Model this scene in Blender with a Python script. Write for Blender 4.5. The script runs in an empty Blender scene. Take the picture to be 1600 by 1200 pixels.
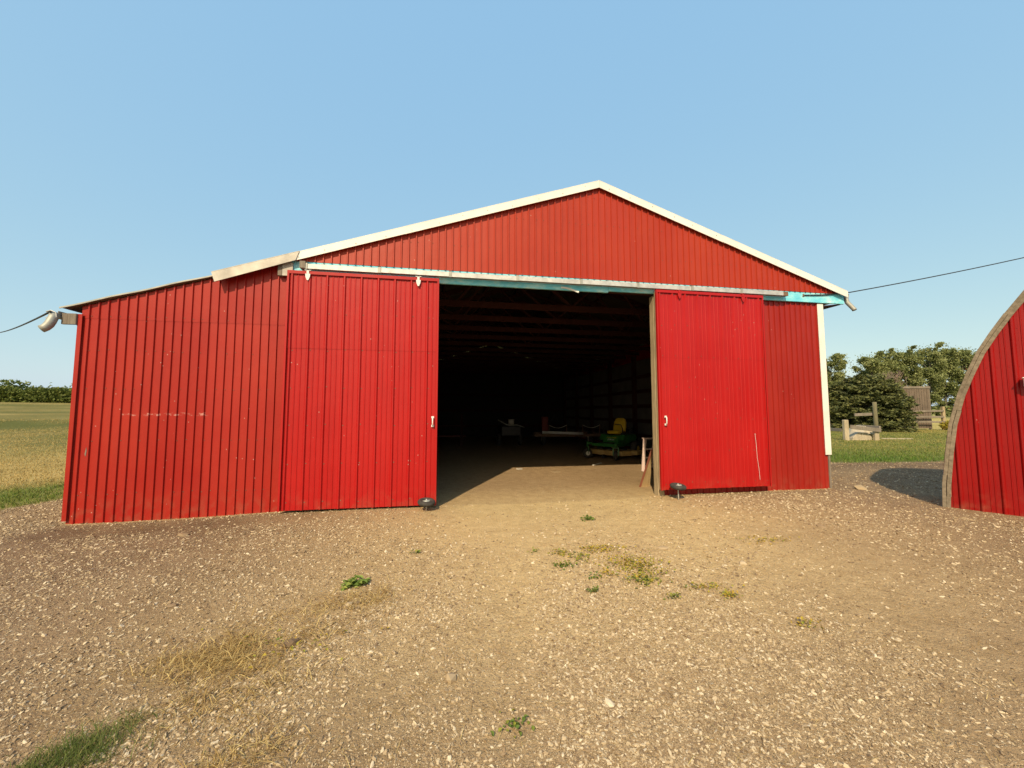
import bpy, math, random
import numpy as np
from mathutils import Vector, Matrix, Euler, noise

random.seed(7)
rng = np.random.default_rng(7)
R = math.radians
scene = bpy.context.scene
col = scene.collection

# ------------------------------------------------------------------ camera, sky, sun, exposure
CAM = Vector((0.0, -6.9, 1.6))
cam_data = bpy.data.cameras.new('camera')
cam_data.sensor_width = 36.0
cam_data.lens = 13.5
cam_data.clip_start = 0.05
cam_data.clip_end = 6000
cam = bpy.data.objects.new('camera', cam_data)
col.objects.link(cam)
cam.location = CAM
cam.rotation_euler = (R(94.1), 0, R(-9.7))
scene.camera = cam

SUN_EL, SUN_AZ = 40.0, 205.6          # azimuth clockwise from +Y
world = bpy.data.worlds.new('World')
scene.world = world
world.use_nodes = True
wn, wl = world.node_tree.nodes, world.node_tree.links
wn.clear()
sky = wn.new('ShaderNodeTexSky')
sky.sky_type = 'NISHITA'
sky.sun_disc = False
sky.sun_elevation = R(SUN_EL)
sky.sun_rotation = R(SUN_AZ)
sky.altitude = 500
sky.air_density = 1.0
sky.dust_density = 2.2
sky.ozone_density = 1.2
bg = wn.new('ShaderNodeBackground')
SKY = 0.15
bg.inputs['Strength'].default_value = SKY
# thin even veil of smoke haze over the clear-air sky: it pales the blue and evens out the gradient
veil = wn.new('ShaderNodeVectorMath')
veil.operation = 'MULTIPLY_ADD'
veil.inputs[1].default_value = (0.74, 0.48, 0.06)
veil.inputs[2].default_value = (0.22 / SKY, 0.455 / SKY, 0.765 / SKY)
wo = wn.new('ShaderNodeOutputWorld')
wl.new(sky.outputs[0], veil.inputs[0])
wl.new(veil.outputs[0], bg.inputs['Color'])
wl.new(bg.outputs[0], wo.inputs['Surface'])

sun_data = bpy.data.lights.new('sun', 'SUN')
sun_data.energy = 5.0
sun_data.angle = R(0.6)
sun_data.color = (1.0, 0.81, 0.55)
sun = bpy.data.objects.new('sun', sun_data)
col.objects.link(sun)
trav = Vector((math.sin(R(SUN_AZ - 180)) * math.cos(R(SUN_EL)), math.cos(R(SUN_AZ - 180)) * math.cos(R(SUN_EL)), -math.sin(R(SUN_EL))))
sun.rotation_euler = trav.to_track_quat('-Z', 'Y').to_euler()
sun.location = (-10, -20, 20)

vs = scene.view_settings
vs.view_transform = 'Standard'
vs.look = 'None'
vs.gamma = 1
vs.exposure = 0.0
vs.use_curve_mapping = False
scene.cycles.max_bounces = 8
scene.cycles.diffuse_bounces = 4
scene.cycles.use_denoising = True

# ------------------------------------------------------------------ materials
class MatB:
    def __init__(self, name, rough=0.6, metallic=0.0, spec=0.5):
        self.m = bpy.data.materials.new(name)
        self.m.use_nodes = True
        self.n, self.l = self.m.node_tree.nodes, self.m.node_tree.links
        self.b = self.n['Principled BSDF']
        self.b.inputs['Roughness'].default_value = rough
        self.b.inputs['Metallic'].default_value = metallic
        self.b.inputs['Specular IOR Level'].default_value = spec
        self._geo = None
    def pos(self):
        if self._geo is None:
            self._geo = self.n.new('ShaderNodeTexCoord')
        return self._geo.outputs['Object']
    def mapping(self, scale=(1, 1, 1), src=None):
        mp = self.n.new('ShaderNodeMapping')
        mp.inputs['Scale'].default_value = scale
        self.l.new(src or self.pos(), mp.inputs['Vector'])
        return mp.outputs[0]
    def noise(self, scale, detail=4, rough=0.55, vec=None, dist=0.0):
        t = self.n.new('ShaderNodeTexNoise')
        t.inputs['Scale'].default_value = scale
        t.inputs['Detail'].default_value = detail
        t.inputs['Roughness'].default_value = rough
        t.inputs['Distortion'].default_value = dist
        self.l.new(vec or self.pos(), t.inputs['Vector'])
        return t.outputs['Fac']
    def voronoi(self, scale, vec=None, feature='F1', out='Distance'):
        t = self.n.new('ShaderNodeTexVoronoi')
        t.feature = feature
        t.inputs['Scale'].default_value = scale
        self.l.new(vec or self.pos(), t.inputs['Vector'])
        return t.outputs[out]
    def ramp(self, fac, stops):
        r = self.n.new('ShaderNodeValToRGB')
        els = r.color_ramp.elements
        while len(els) < len(stops):
            els.new(0.5)
        for e, (p, c) in zip(els, stops):
            e.position = p
            e.color = (*c, 1) if len(c) == 3 else c
        self.l.new(fac, r.inputs['Fac'])
        return r.outputs['Color']
    def step(self, fac, a, b):
        r = self.n.new('ShaderNodeMapRange')
        r.inputs['From Min'].default_value = a
        r.inputs['From Max'].default_value = b
        self.l.new(fac, r.inputs['Value'])
        return r.outputs[0]
    def mix(self, fac, a, b, mode='MIX'):
        m = self.n.new('ShaderNodeMix')
        m.data_type = 'RGBA'
        m.blend_type = mode
        for sock, v in ((m.inputs['Factor'], fac), (m.inputs['A'], a), (m.inputs['B'], b)):
            if isinstance(v, (int, float)):
                sock.default_value = v
            elif isinstance(v, tuple):
                sock.default_value = (*v, 1)
            else:
                self.l.new(v, sock)
        return m.outputs['Result']
    def math(self, op, a, b=None):
        m = self.n.new('ShaderNodeMath')
        m.operation = op
        for i, v in enumerate((a, b)):
            if v is None:
                continue
            if isinstance(v, (int, float)):
                m.inputs[i].default_value = v
            else:
                self.l.new(v, m.inputs[i])
        return m.outputs[0]
    def color(self, c):
        if isinstance(c, tuple):
            self.b.inputs['Base Color'].default_value = (*c, 1)
        else:
            self.l.new(c, self.b.inputs['Base Color'])
    def rough(self, r):
        self.l.new(r, self.b.inputs['Roughness'])
    def bump(self, h, strength=0.3, dist=0.01):
        b = self.n.new('ShaderNodeBump')
        b.inputs['Strength'].default_value = strength
        b.inputs['Distance'].default_value = dist
        self.l.new(h, b.inputs['Height'])
        self.l.new(b.outputs[0], self.b.inputs['Normal'])
    def attr(self, name):
        a = self.n.new('ShaderNodeAttribute')
        a.attribute_name = name
        return a
    def sep(self, c):
        s = self.n.new('ShaderNodeSeparateColor')
        self.l.new(c, s.inputs[0])
        return s.outputs
    def rand(self):
        return self.n.new('ShaderNodeObjectInfo').outputs['Random']

def wood(name, dark, light, rough=0.85, stretch=(8, 8, 0.7)):
    b = MatB(name, rough, spec=0.2)
    v = b.mapping(stretch)
    n1 = b.noise(6, 6, 0.6, v)
    n2 = b.noise(1.3, 3)
    c = b.ramp(n1, [(0.3, dark), (0.7, light)])
    c = b.mix(b.math('MULTIPLY', b.step(n2, 0.45, 0.7), 0.5), c, tuple(x * 0.6 for x in dark))
    c = b.mix(b.math('MULTIPLY', b.rand(), 0.25), c, tuple(x * 0.7 for x in light))
    b.color(c)
    b.bump(n1, 0.4, 0.006)
    return b.m

def painted_metal(name, base, faded, rough, chips=0.0, band=None):
    """enamelled steel sheet: cloudy fading, dust streaks, tiny chips"""
    b = MatB(name, rough, spec=0.34)
    n1 = b.noise(1.1, 4)
    n2 = b.noise(3.0, 5, 0.6, b.mapping((5, 5, 0.5)))
    c = b.mix(b.step(n1, 0.35, 0.7), base, faded)
    c = b.mix(b.math('MULTIPLY', b.step(n2, 0.48, 0.78), 0.4), c, tuple(x * 0.70 for x in base))
    sp = b.n.new('ShaderNodeSeparateXYZ')
    b.l.new(b.pos(), sp.inputs[0])
    # splashed dust near the ground
    c = b.mix(b.math('MULTIPLY', b.rand(), 0.22), c, tuple(min(1, x * 1.25 + 0.012) for x in faded))
    dust = b.math('MULTIPLY', b.step(sp.outputs['Z'], 0.4, 0.0), b.step(b.noise(7, 5), 0.45, 0.75))
    c = b.mix(b.math('MULTIPLY', dust, 0.32), c, (0.26, 0.15, 0.09))
    if chips:
        v = b.voronoi(9.0)
        ch = b.step(v, 0.075, 0.05)
        gate = b.step(b.noise(1.7, 2), 0.62 - chips, 0.66 - chips)
        c = b.mix(b.math('MULTIPLY', b.math('MULTIPLY', ch, gate), 0.75), c, (0.62, 0.42, 0.36))
    if band:
        x0, x1, z0, z1 = band
        inx = b.math('MULTIPLY', b.math('GREATER_THAN', sp.outputs['X'], x0), b.math('LESS_THAN', sp.outputs['X'], x1))
        inz = b.math('MULTIPLY', b.math('GREATER_THAN', sp.outputs['Z'], z0), b.math('LESS_THAN', sp.outputs['Z'], z1))
        mk = b.math('MULTIPLY', b.math('MULTIPLY', inx, inz), b.step(b.noise(11, 5, 0.7, b.mapping((1, 1, 2.5))), 0.53, 0.6))
        c = b.mix(b.math('MULTIPLY', mk, 0.5), c, (0.7, 0.45, 0.38))
    b.color(c)
    b.rough(b.math('ADD', b.math('MULTIPLY', n2, 0.2), rough - 0.1))
    b.bump(b.math('ADD', b.noise(2.2, 3), b.math('MULTIPLY', b.noise(0.9, 2, 0.5, b.mapping((6, 6, 0.8))), 0.8)), 0.22, 0.02)
    return b.m

def plain(name, c1, c2=None, rough=0.6, metallic=0.0, scale=8, bump=0.0, spec=0.5):
    b = MatB(name, rough, metallic, spec)
    n1 = b.noise(scale, 5, 0.6)
    b.color(b.ramp(n1, [(0.32, c1), (0.68, c2 or tuple(x * 0.75 for x in c1))]))
    if bump:
        b.bump(n1, bump, 0.01)
    return b.m

M = {}
M['siding'] = painted_metal('faded_red_siding', (0.305, 0.010, 0.006), (0.345, 0.020, 0.010), 0.42, 0.10, (-4.95, -3.75, 1.53, 1.585))
M['siding_plain'] = painted_metal('red_gable_siding', (0.335, 0.026, 0.009), (0.365, 0.036, 0.012), 0.45, 0.04)
M['siding_right'] = painted_metal('dark_red_siding', (0.275, 0.013, 0.008), (0.31, 0.020, 0.012), 0.45, 0.05)
M['door_red'] = painted_metal('bright_red_door_steel', (0.355, 0.005, 0.005), (0.39, 0.009, 0.008), 0.40, 0.07)
M['shed_red'] = painted_metal('deep_red_shed_steel', (0.245, 0.003, 0.003), (0.285, 0.006, 0.005), 0.36, 0.05)
M['white_trim'] = plain('cream_white_trim', (0.80, 0.79, 0.74), (0.70, 0.68, 0.62), 0.5, scale=3)
M['bare_trim'] = plain('worn_white_trim', (0.72, 0.68, 0.58), (0.40, 0.37, 0.32), 0.6, scale=2.5)
def blue_mat():
    b = MatB('flaking_blue_paint', 0.7, spec=0.3)
    n = b.noise(2.0, 6, 0.65, b.mapping((2, 2, 5)))
    c = b.ramp(n, [(0.30, (0.12, 0.54, 0.72)), (0.48, (0.20, 0.64, 0.78)), (0.60, (0.38, 0.76, 0.82)), (0.74, (0.66, 0.80, 0.78))])
    n2 = b.noise(9, 6, 0.7, b.mapping((0.8, 1, 3)))
    c = b.mix(b.math('MULTIPLY', b.step(n2, 0.62, 0.68), 0.8), c, (0.62, 0.60, 0.50))
    b.color(c)
    b.bump(n2, 0.3, 0.004)
    return b.m
M['blue'] = blue_mat()
M['galv'] = plain('galvanised_steel', (0.62, 0.62, 0.60), (0.42, 0.42, 0.41), 0.5, 0.35, 9)
M['galv_dull'] = plain('dull_zinc', (0.30, 0.31, 0.28), (0.42, 0.42, 0.38), 0.55, 0.3, 6)
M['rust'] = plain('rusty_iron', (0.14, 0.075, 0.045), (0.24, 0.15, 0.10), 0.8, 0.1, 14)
M['post_wood'] = wood('weathered_post_wood', (0.27, 0.20, 0.12), (0.50, 0.40, 0.25))
M['pale_post'] = wood('pale_cut_timber', (0.36, 0.29, 0.19), (0.56, 0.48, 0.34))
M['mossy_post'] = wood('mossy_round_post', (0.10, 0.095, 0.05), (0.23, 0.20, 0.12))
M['grey_wood'] = wood('silvered_wood', (0.15, 0.125, 0.10), (0.30, 0.26, 0.21))
M['plank_wood'] = wood('grey_brown_planks', (0.10, 0.075, 0.055), (0.23, 0.18, 0.14))
M['arch_wood'] = wood('weathered_arch_wood', (0.14, 0.115, 0.08), (0.31, 0.26, 0.19), stretch=(3, 3, 3))
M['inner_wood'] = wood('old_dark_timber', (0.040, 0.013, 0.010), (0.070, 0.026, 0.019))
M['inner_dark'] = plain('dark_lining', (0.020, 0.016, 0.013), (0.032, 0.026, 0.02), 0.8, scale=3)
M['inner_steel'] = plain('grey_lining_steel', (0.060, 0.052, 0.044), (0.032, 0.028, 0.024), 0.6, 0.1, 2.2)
M['ply'] = wood('plywood_face', (0.30, 0.20, 0.09), (0.46, 0.33, 0.17), stretch=(3, 3, 0.6))
M['ply_edge'] = plain('red_stained_edge', (0.20, 0.055, 0.03), (0.26, 0.09, 0.05), 0.8)
M['ladder'] = plain('pale_ladder_paint', (0.66, 0.50, 0.44), (0.52, 0.40, 0.35), 0.6, scale=12)
M['rubber'] = plain('dusty_black_rubber', (0.022, 0.020, 0.018), (0.06, 0.052, 0.045), 0.85, scale=14)
M['green'] = plain('green_machine_paint', (0.028, 0.15, 0.03), (0.022, 0.11, 0.025), 0.35, scale=6)
M['yellow'] = plain('yellow_vinyl', (0.62, 0.42, 0.02), (0.54, 0.36, 0.02), 0.45, scale=7)
M['deck'] = plain('dusty_yellow_deck', (0.48, 0.32, 0.10), (0.32, 0.21, 0.08), 0.6, scale=7)
M['black'] = plain('black_plastic', (0.018, 0.018, 0.018), (0.03, 0.028, 0.026), 0.5)
M['rim_white'] = plain('cream_wheel_rim', (0.62, 0.58, 0.48), (0.45, 0.41, 0.33), 0.5)
M['white'] = plain('white_paint', (0.78, 0.77, 0.74), (0.66, 0.65, 0.62), 0.5)
M['dim_white'] = plain('dusty_white_pipe', (0.58, 0.55, 0.47), (0.42, 0.40, 0.34), 0.6)
M['red_machine'] = plain('faded_red_iron', (0.22, 0.035, 0.025), (0.12, 0.03, 0.022), 0.6)
M['cable'] = plain('black_cable', (0.02, 0.022, 0.025), (0.03, 0.03, 0.03), 0.6)
M['pale_stone'] = plain('pale_concrete', (0.50, 0.43, 0.31), (0.34, 0.29, 0.21), 0.85, scale=5, bump=0.4)
M['twig'] = plain('dead_twigs', (0.24, 0.17, 0.125), (0.16, 0.115, 0.09), 0.9)
M['bark'] = plain('poplar_bark', (0.20, 0.185, 0.15), (0.11, 0.10, 0.08), 0.9, scale=3, bump=0.5)
M['yellow_text'] = plain('yellow_lettering', (0.7, 0.55, 0.05), None, 0.5)
M['white_text'] = plain('white_lettering', (0.8, 0.8, 0.78), None, 0.5)

def leaf_mat(name, a, b_, c, trans=0.25, rough=0.6):
    b = MatB(name, rough, spec=0.25)
    at = b.attr('tint')
    cc = b.ramp(at.outputs['Fac'], [(0.0, a), (0.5, b_), (1.0, c)])
    b.color(cc)
    tr = b.n.new('ShaderNodeBsdfTranslucent')
    b.l.new(cc, tr.inputs['Color'])
    mx = b.n.new('ShaderNodeMixShader')
    mx.inputs[0].default_value = trans
    b.l.new(b.b.outputs[0], mx.inputs[1])
    b.l.new(tr.outputs[0], mx.inputs[2])
    b.l.new(mx.outputs[0], b.n['Material Output'].inputs['Surface'])
    return b.m
M['poplar'] = leaf_mat('poplar_leaves', (0.12, 0.15, 0.052), (0.22, 0.25, 0.090), (0.34, 0.36, 0.155))
M['spruce'] = leaf_mat('spruce_needles', (0.055, 0.064, 0.022), (0.11, 0.122, 0.038), (0.20, 0.20, 0.068), 0.12)
M['willow'] = leaf_mat('willow_leaves', (0.09, 0.115, 0.024), (0.16, 0.19, 0.04), (0.24, 0.27, 0.07))
M['blade'] = leaf_mat('grass_blades', (0.46, 0.335, 0.125), (0.25, 0.25, 0.066), (0.125, 0.215, 0.032), 0.3)
M['tuft'] = leaf_mat('green_grass_tuft', (0.30, 0.25, 0.10), (0.15, 0.185, 0.045), (0.11, 0.16, 0.032), 0.3)
M['straw'] = leaf_mat('dry_straw', (0.15, 0.085, 0.035), (0.38, 0.25, 0.09), (0.74, 0.58, 0.25), 0.3)
M['weed'] = leaf_mat('weed_leaves', (0.50, 0.34, 0.05), (0.34, 0.33, 0.05), (0.12, 0.19, 0.035), 0.3)
M['green_weed'] = leaf_mat('green_weed_leaves', (0.12, 0.20, 0.04), (0.20, 0.29, 0.06), (0.34, 0.38, 0.09), 0.3)

# ------------------------------------------------------------------ mesh helpers
class MB:
    def __init__(self):
        self.v, self.f, self.s = [], [], []
    def add(self, vs, fs, smooth=False):
        o = len(self.v)
        self.v += [tuple(p) for p in vs]
        for f in fs:
            self.f.append(tuple(i + o for i in f))
            self.s.append(smooth)
        return self
    def box(self, x0, x1, y0, y1, z0, z1):
        vs = [(x, y, z) for z in (z0, z1) for y in (y0, y1) for x in (x0, x1)]
        return self.add(vs, [(0, 2, 3, 1), (4, 5, 7, 6), (0, 1, 5, 4), (2, 6, 7, 3), (0, 4, 6, 2), (1, 3, 7, 5)])
    def beam(self, p, q, w, h, up=(0, 0, 1)):
        p, q = Vector(p), Vector(q)
        d = (q - p).normalized()
        s = d.cross(Vector(up))
        if s.length < 1e-4:
            s = d.cross(Vector((0, 1, 0)))
        s.normalize()
        u = s.cross(d)
        vs = []
        for c in (p, q):
            for a, b in ((-1, -1), (1, -1), (1, 1), (-1, 1)):
                vs.append(c + s * (a * w / 2) + u * (b * h / 2))
        return self.add(vs, [(3, 2, 1, 0), (4, 5, 6, 7), (0, 1, 5, 4), (1, 2, 6, 5), (2, 3, 7, 6), (3, 0, 4, 7)])
    def tube(self, pts, r, n=8, caps=True):
        pts = [Vector(p) for p in pts]
        rs = r if isinstance(r, (list, tuple)) else [r] * len(pts)
        vs, fs = [], []
        prev = None
        for i, p in enumerate(pts):
            d = (pts[min(i + 1, len(pts) - 1)] - pts[max(i - 1, 0)]).normalized()
            if prev is None:
                a = Vector((0, 0, 1)) if abs(d.z) < 0.9 else Vector((1, 0, 0))
                s = d.cross(a).normalized()
            else:
                s = (prev - d * prev.dot(d)).normalized()
            prev = s
            t = d.cross(s)
            for k in range(n):
                an = 2 * math.pi * k / n
                vs.append(p + (s * math.cos(an) + t * math.sin(an)) * rs[i])
        for i in range(len(pts) - 1):
            for k in range(n):
                k2 = (k + 1) % n
                fs.append((i * n + k, i * n + k2, (i + 1) * n + k2, (i + 1) * n + k))
        self.add(vs, fs, True)
        if caps:
            o = len(self.v) - len(vs)
            self.f.append(tuple(o + k for k in reversed(range(n)))); self.s.append(False)
            self.f.append(tuple(o + (len(pts) - 1) * n + k for k in range(n))); self.s.append(False)
        return self
    def torus(self, c, axis, R_, r, n=20, m=10, sq=1.0):
        c, ax = Vector(c), Vector(axis).normalized()
        a = ax.cross(Vector((0, 0, 1)))
        if a.length < 1e-3:
            a = Vector((1, 0, 0))
        a.normalize()
        b = ax.cross(a)
        vs, fs = [], []
        for i in range(n):
            t = 2 * math.pi * i / n
            d = a * math.cos(t) + b * math.sin(t)
            for k in range(m):
                u = 2 * math.pi * k / m
                vs.append(c + d * (R_ + r * math.cos(u)) + ax * (r * sq * math.sin(u)))
        for i in range(n):
            for k in range(m):
                i2, k2 = (i + 1) % n, (k + 1) % m
                fs.append((i * m + k, i2 * m + k, i2 * m + k2, i * m + k2))
        return self.add(vs, fs, True)
    def prism(self, poly, axis, a0, a1):
        """extrude a 2D polygon along one axis ('x','y','z')"""
        def P(u, v, w):
            return {'x': (w, u, v), 'y': (u, w, v), 'z': (u, v, w)}[axis]
        n = len(poly)
        vs = [P(u, v, a0) for u, v in poly] + [P(u, v, a1) for u, v in poly]
        fs = [tuple(range(n)), tuple(reversed(range(n, 2 * n)))]
        for i in range(n):
            j = (i + 1) % n
            fs.append((i, i + n, j + n, j))
        return self.add(vs, fs)
    def rock(self, c, r, sx=1, sy=1, sz=0.6, seed=0):
        rr = random.Random(seed)
        t = (1 + 5 ** 0.5) / 2
        base = [(-1, t, 0), (1, t, 0), (-1, -t, 0), (1, -t, 0), (0, -1, t), (0, 1, t), (0, -1, -t), (0, 1, -t), (t, 0, -1), (t, 0, 1), (-t, 0, -1), (-t, 0, 1)]
        fs = [(0, 11, 5), (0, 5, 1), (0, 1, 7), (0, 7, 10), (0, 10, 11), (1, 5, 9), (5, 11, 4), (11, 10, 2), (10, 7, 6), (7, 1, 8), (3, 9, 4), (3, 4, 2), (3, 2, 6), (3, 6, 8), (3, 8, 9), (4, 9, 5), (2, 4, 11), (6, 2, 10), (8, 6, 7), (9, 8, 1)]
        vs = []
        for b in base:
            k = r / 1.9 * rr.uniform(0.72, 1.2)
            vs.append((c[0] + b[0] * k * sx, c[1] + b[1] * k * sy, c[2] + b[2] * k * sz))
        return self.add(vs, fs)
    def mesh(self, name, mat):
        me = bpy.data.meshes.new(name)
        me.from_pydata(self.v, [], self.f)
        me.polygons.foreach_set('use_smooth', self.s)
        if mat:
            me.materials.append(mat)
        return me
    def build(self, name, mat, parent=None, bevel=0.0, recalc=True):
        me = self.mesh(name, mat)
        if recalc:
            import bmesh
            bm = bmesh.new(); bm.from_mesh(me)
            bmesh.ops.recalc_face_normals(bm, faces=bm.faces)
            bm.to_mesh(me); bm.free()
        o = bpy.data.objects.new(name, me)
        col.objects.link(o)
        if parent:
            o.parent = parent
        if bevel:
            md = o.modifiers.new('edge', 'BEVEL')
            md.width = bevel; md.segments = 1; md.limit_method = 'ANGLE'
        return o

def thing(name, label, cat, loc=(0, 0, 0), rz=0.0, group=None):
    o = bpy.data.objects.new(name, None)
    o.empty_display_size = 0.2
    col.objects.link(o)
    o.location = loc
    o.rotation_euler = (0, 0, rz)
    return tag(o, label, cat, group)

def tag(o, label=None, cat=None, group=None, kind=None):
    if label: o['label'] = label
    if cat: o['category'] = cat
    if group: o['group'] = group
    if kind: o['kind'] = kind
    return o

def arr_mesh(name, verts, faces, mat, tint=None, smooth=False, parent=None):
    """fast mesh from numpy arrays; faces is (n,3) or (n,4); tint is per-vertex"""
    me = bpy.data.meshes.new(name)
    verts = np.asarray(verts, np.float32); faces = np.asarray(faces, np.int32)
    k = faces.shape[1]
    me.vertices.add(len(verts)); me.vertices.foreach_set('co', verts.ravel())
    me.loops.add(faces.size); me.loops.foreach_set('vertex_index', faces.ravel())
    me.polygons.add(len(faces))
    me.polygons.foreach_set('loop_start', np.arange(0, faces.size, k, dtype=np.int32))
    me.polygons.foreach_set('loop_total', np.full(len(faces), k, np.int32))
    if smooth:
        me.polygons.foreach_set('use_smooth', np.ones(len(faces), bool))
    me.update(calc_edges=True)
    if tint is not None:
        a = me.attributes.new('tint', 'FLOAT', 'POINT')
        a.data.foreach_set('value', np.asarray(tint, np.float32))
    me.materials.append(mat)
    o = bpy.data.objects.new(name, me)
    col.objects.link(o)
    if parent: o.parent = parent
    return o

# ------------------------------------------------------------------ ground
def sstep(a, b, x):
    t = np.clip((x - a) / (b - a), 0, 1)
    return t * t * (3 - 2 * t)

_ph = rng.uniform(0, 6.28, (40, 2)); _dir = rng.uniform(0, 6.28, 40)
def fbm(x, y, scale, octs=4, seed=0):
    """cheap sum-of-sines noise in -1..1, good enough for masks and relief"""
    z = np.zeros_like(np.asarray(x, float)); amp, tot, s = 1.0, 0.0, scale
    for o in range(octs):
        for k in range(3):
            i = (seed * 7 + o * 3 + k) % 40
            a = _dir[i] + k * 1.1
            u = x * math.cos(a) + y * math.sin(a); w = -x * math.sin(a) + y * math.cos(a)
            z = z + amp * np.sin(u * s + _ph[i, 0] + 1.7 * np.sin(w * s * 0.63 + _ph[i, 1])) / 3
        tot += amp; amp *= 0.55; s *= 2.03
    return z / tot

def inside(x, y):
    return (x > -5.6) & (x < 7.9) & (y > -0.05) & (y < 18)

def terrain(x, y):
    x = np.asarray(x, float); y = np.asarray(y, float)
    s = -0.665 * x + 0.746 * (y + 6.9)
    z = 2.55 * np.clip((s - 16) / 58, 0, 1.06) ** 1.35 * sstep(-5, -12, x)
    r = 0.8 * x + 0.6 * (y + 6.9)
    z = z + 0.45 * sstep(48, 130, r)
    outside_ = 1 - sstep(0.0, 0.8, y) * sstep(-6.3, -5.5, x) * sstep(8.6, 7.8, x)
    rough = 0.020 * fbm(x, y, 0.55, 3, 1) + 0.010 * fbm(x, y, 2.6, 3, 2)
    fade = sstep(80, 20, np.hypot(x, y + 6.9))
    z = z + rough * (0.25 + 0.75 * outside_) * (0.3 + 0.7 * fade)
    # a low spoil line in the left field and a slight bank of soil along the lean-to wall
    ml = np.exp(-((s - 37 + 1.6 * np.sin(x * 0.31)) / 1.2) ** 2) * sstep(-14, -22, x)
    z = z + 0.38 * ml
    z = z - 0.075 * np.exp(-((y + 0.2) / 1.6) ** 2) * sstep(-8.5, -6.2, x) * sstep(-1.5, -5.2, x)
    # slight berm of gravel against the shed front
    z = z - 0.016 * ruts(x, y)
    z = z - 0.03 * sstep(0, 1, 1 - np.hypot((x - 2.0) / 3.2, (y + 0.8) / 2.4))
    return z

def ruts(x, y):
    """0..1 along the worn wheel lines that fan out from the door"""
    t = np.clip(-y, 0, 8)
    m = 0
    for x0, k, w in ((0.95, -0.10, 0.22), (2.65, -0.02, 0.22), (1.35, -0.62, 0.24), (3.1, 0.62, 0.26), (2.4, 0.95, 0.26)):
        cx = x0 + k * t + 0.05 * k * t * t
        m = np.maximum(m, np.exp(-((x - cx) / (w * (1 + abs(k)))) ** 2))
    return m * sstep(0.3, -0.6, y) * (0.65 + 0.5 * fbm(x, y, 1.3, 3, 14))

def grass_mask(x, y):
    x = np.asarray(x, float); y = np.asarray(y, float)
    w = 0.35 * fbm(x, y, 1.1, 3, 3)
    # left: beyond the line through (-7.3,.97) and (-6.94,1.6)
    gl = sstep(-0.12, 0.25, (-(x + 7.12) * 0.87 + (y - 1.28) * 0.30) + w * 0.5) * sstep(-5.8, -6.2, x)
    gr = sstep(-0.2, 0.5, (y - 3.35 + 0.10 * (x - 12)) + 0.5 * w) * sstep(7.9, 8.6, x)
    gr = np.maximum(gr, sstep(23, 27, x + 0.3 * y))
    gb = sstep(19, 20, y)
    return np.clip(np.maximum(np.maximum(gl, gr), gb), 0, 1)

def axis(lo, hi, fine, far, g=1.16):
    a = list(np.arange(lo, hi + 1e-6, fine))
    st = fine
    while a[-1] < far:
        st *= g; a.append(a[-1] + st)
    st = fine
    while a[0] > -far:
        st *= g; a.insert(0, a[0] - st)
    return np.array(a)

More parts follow.
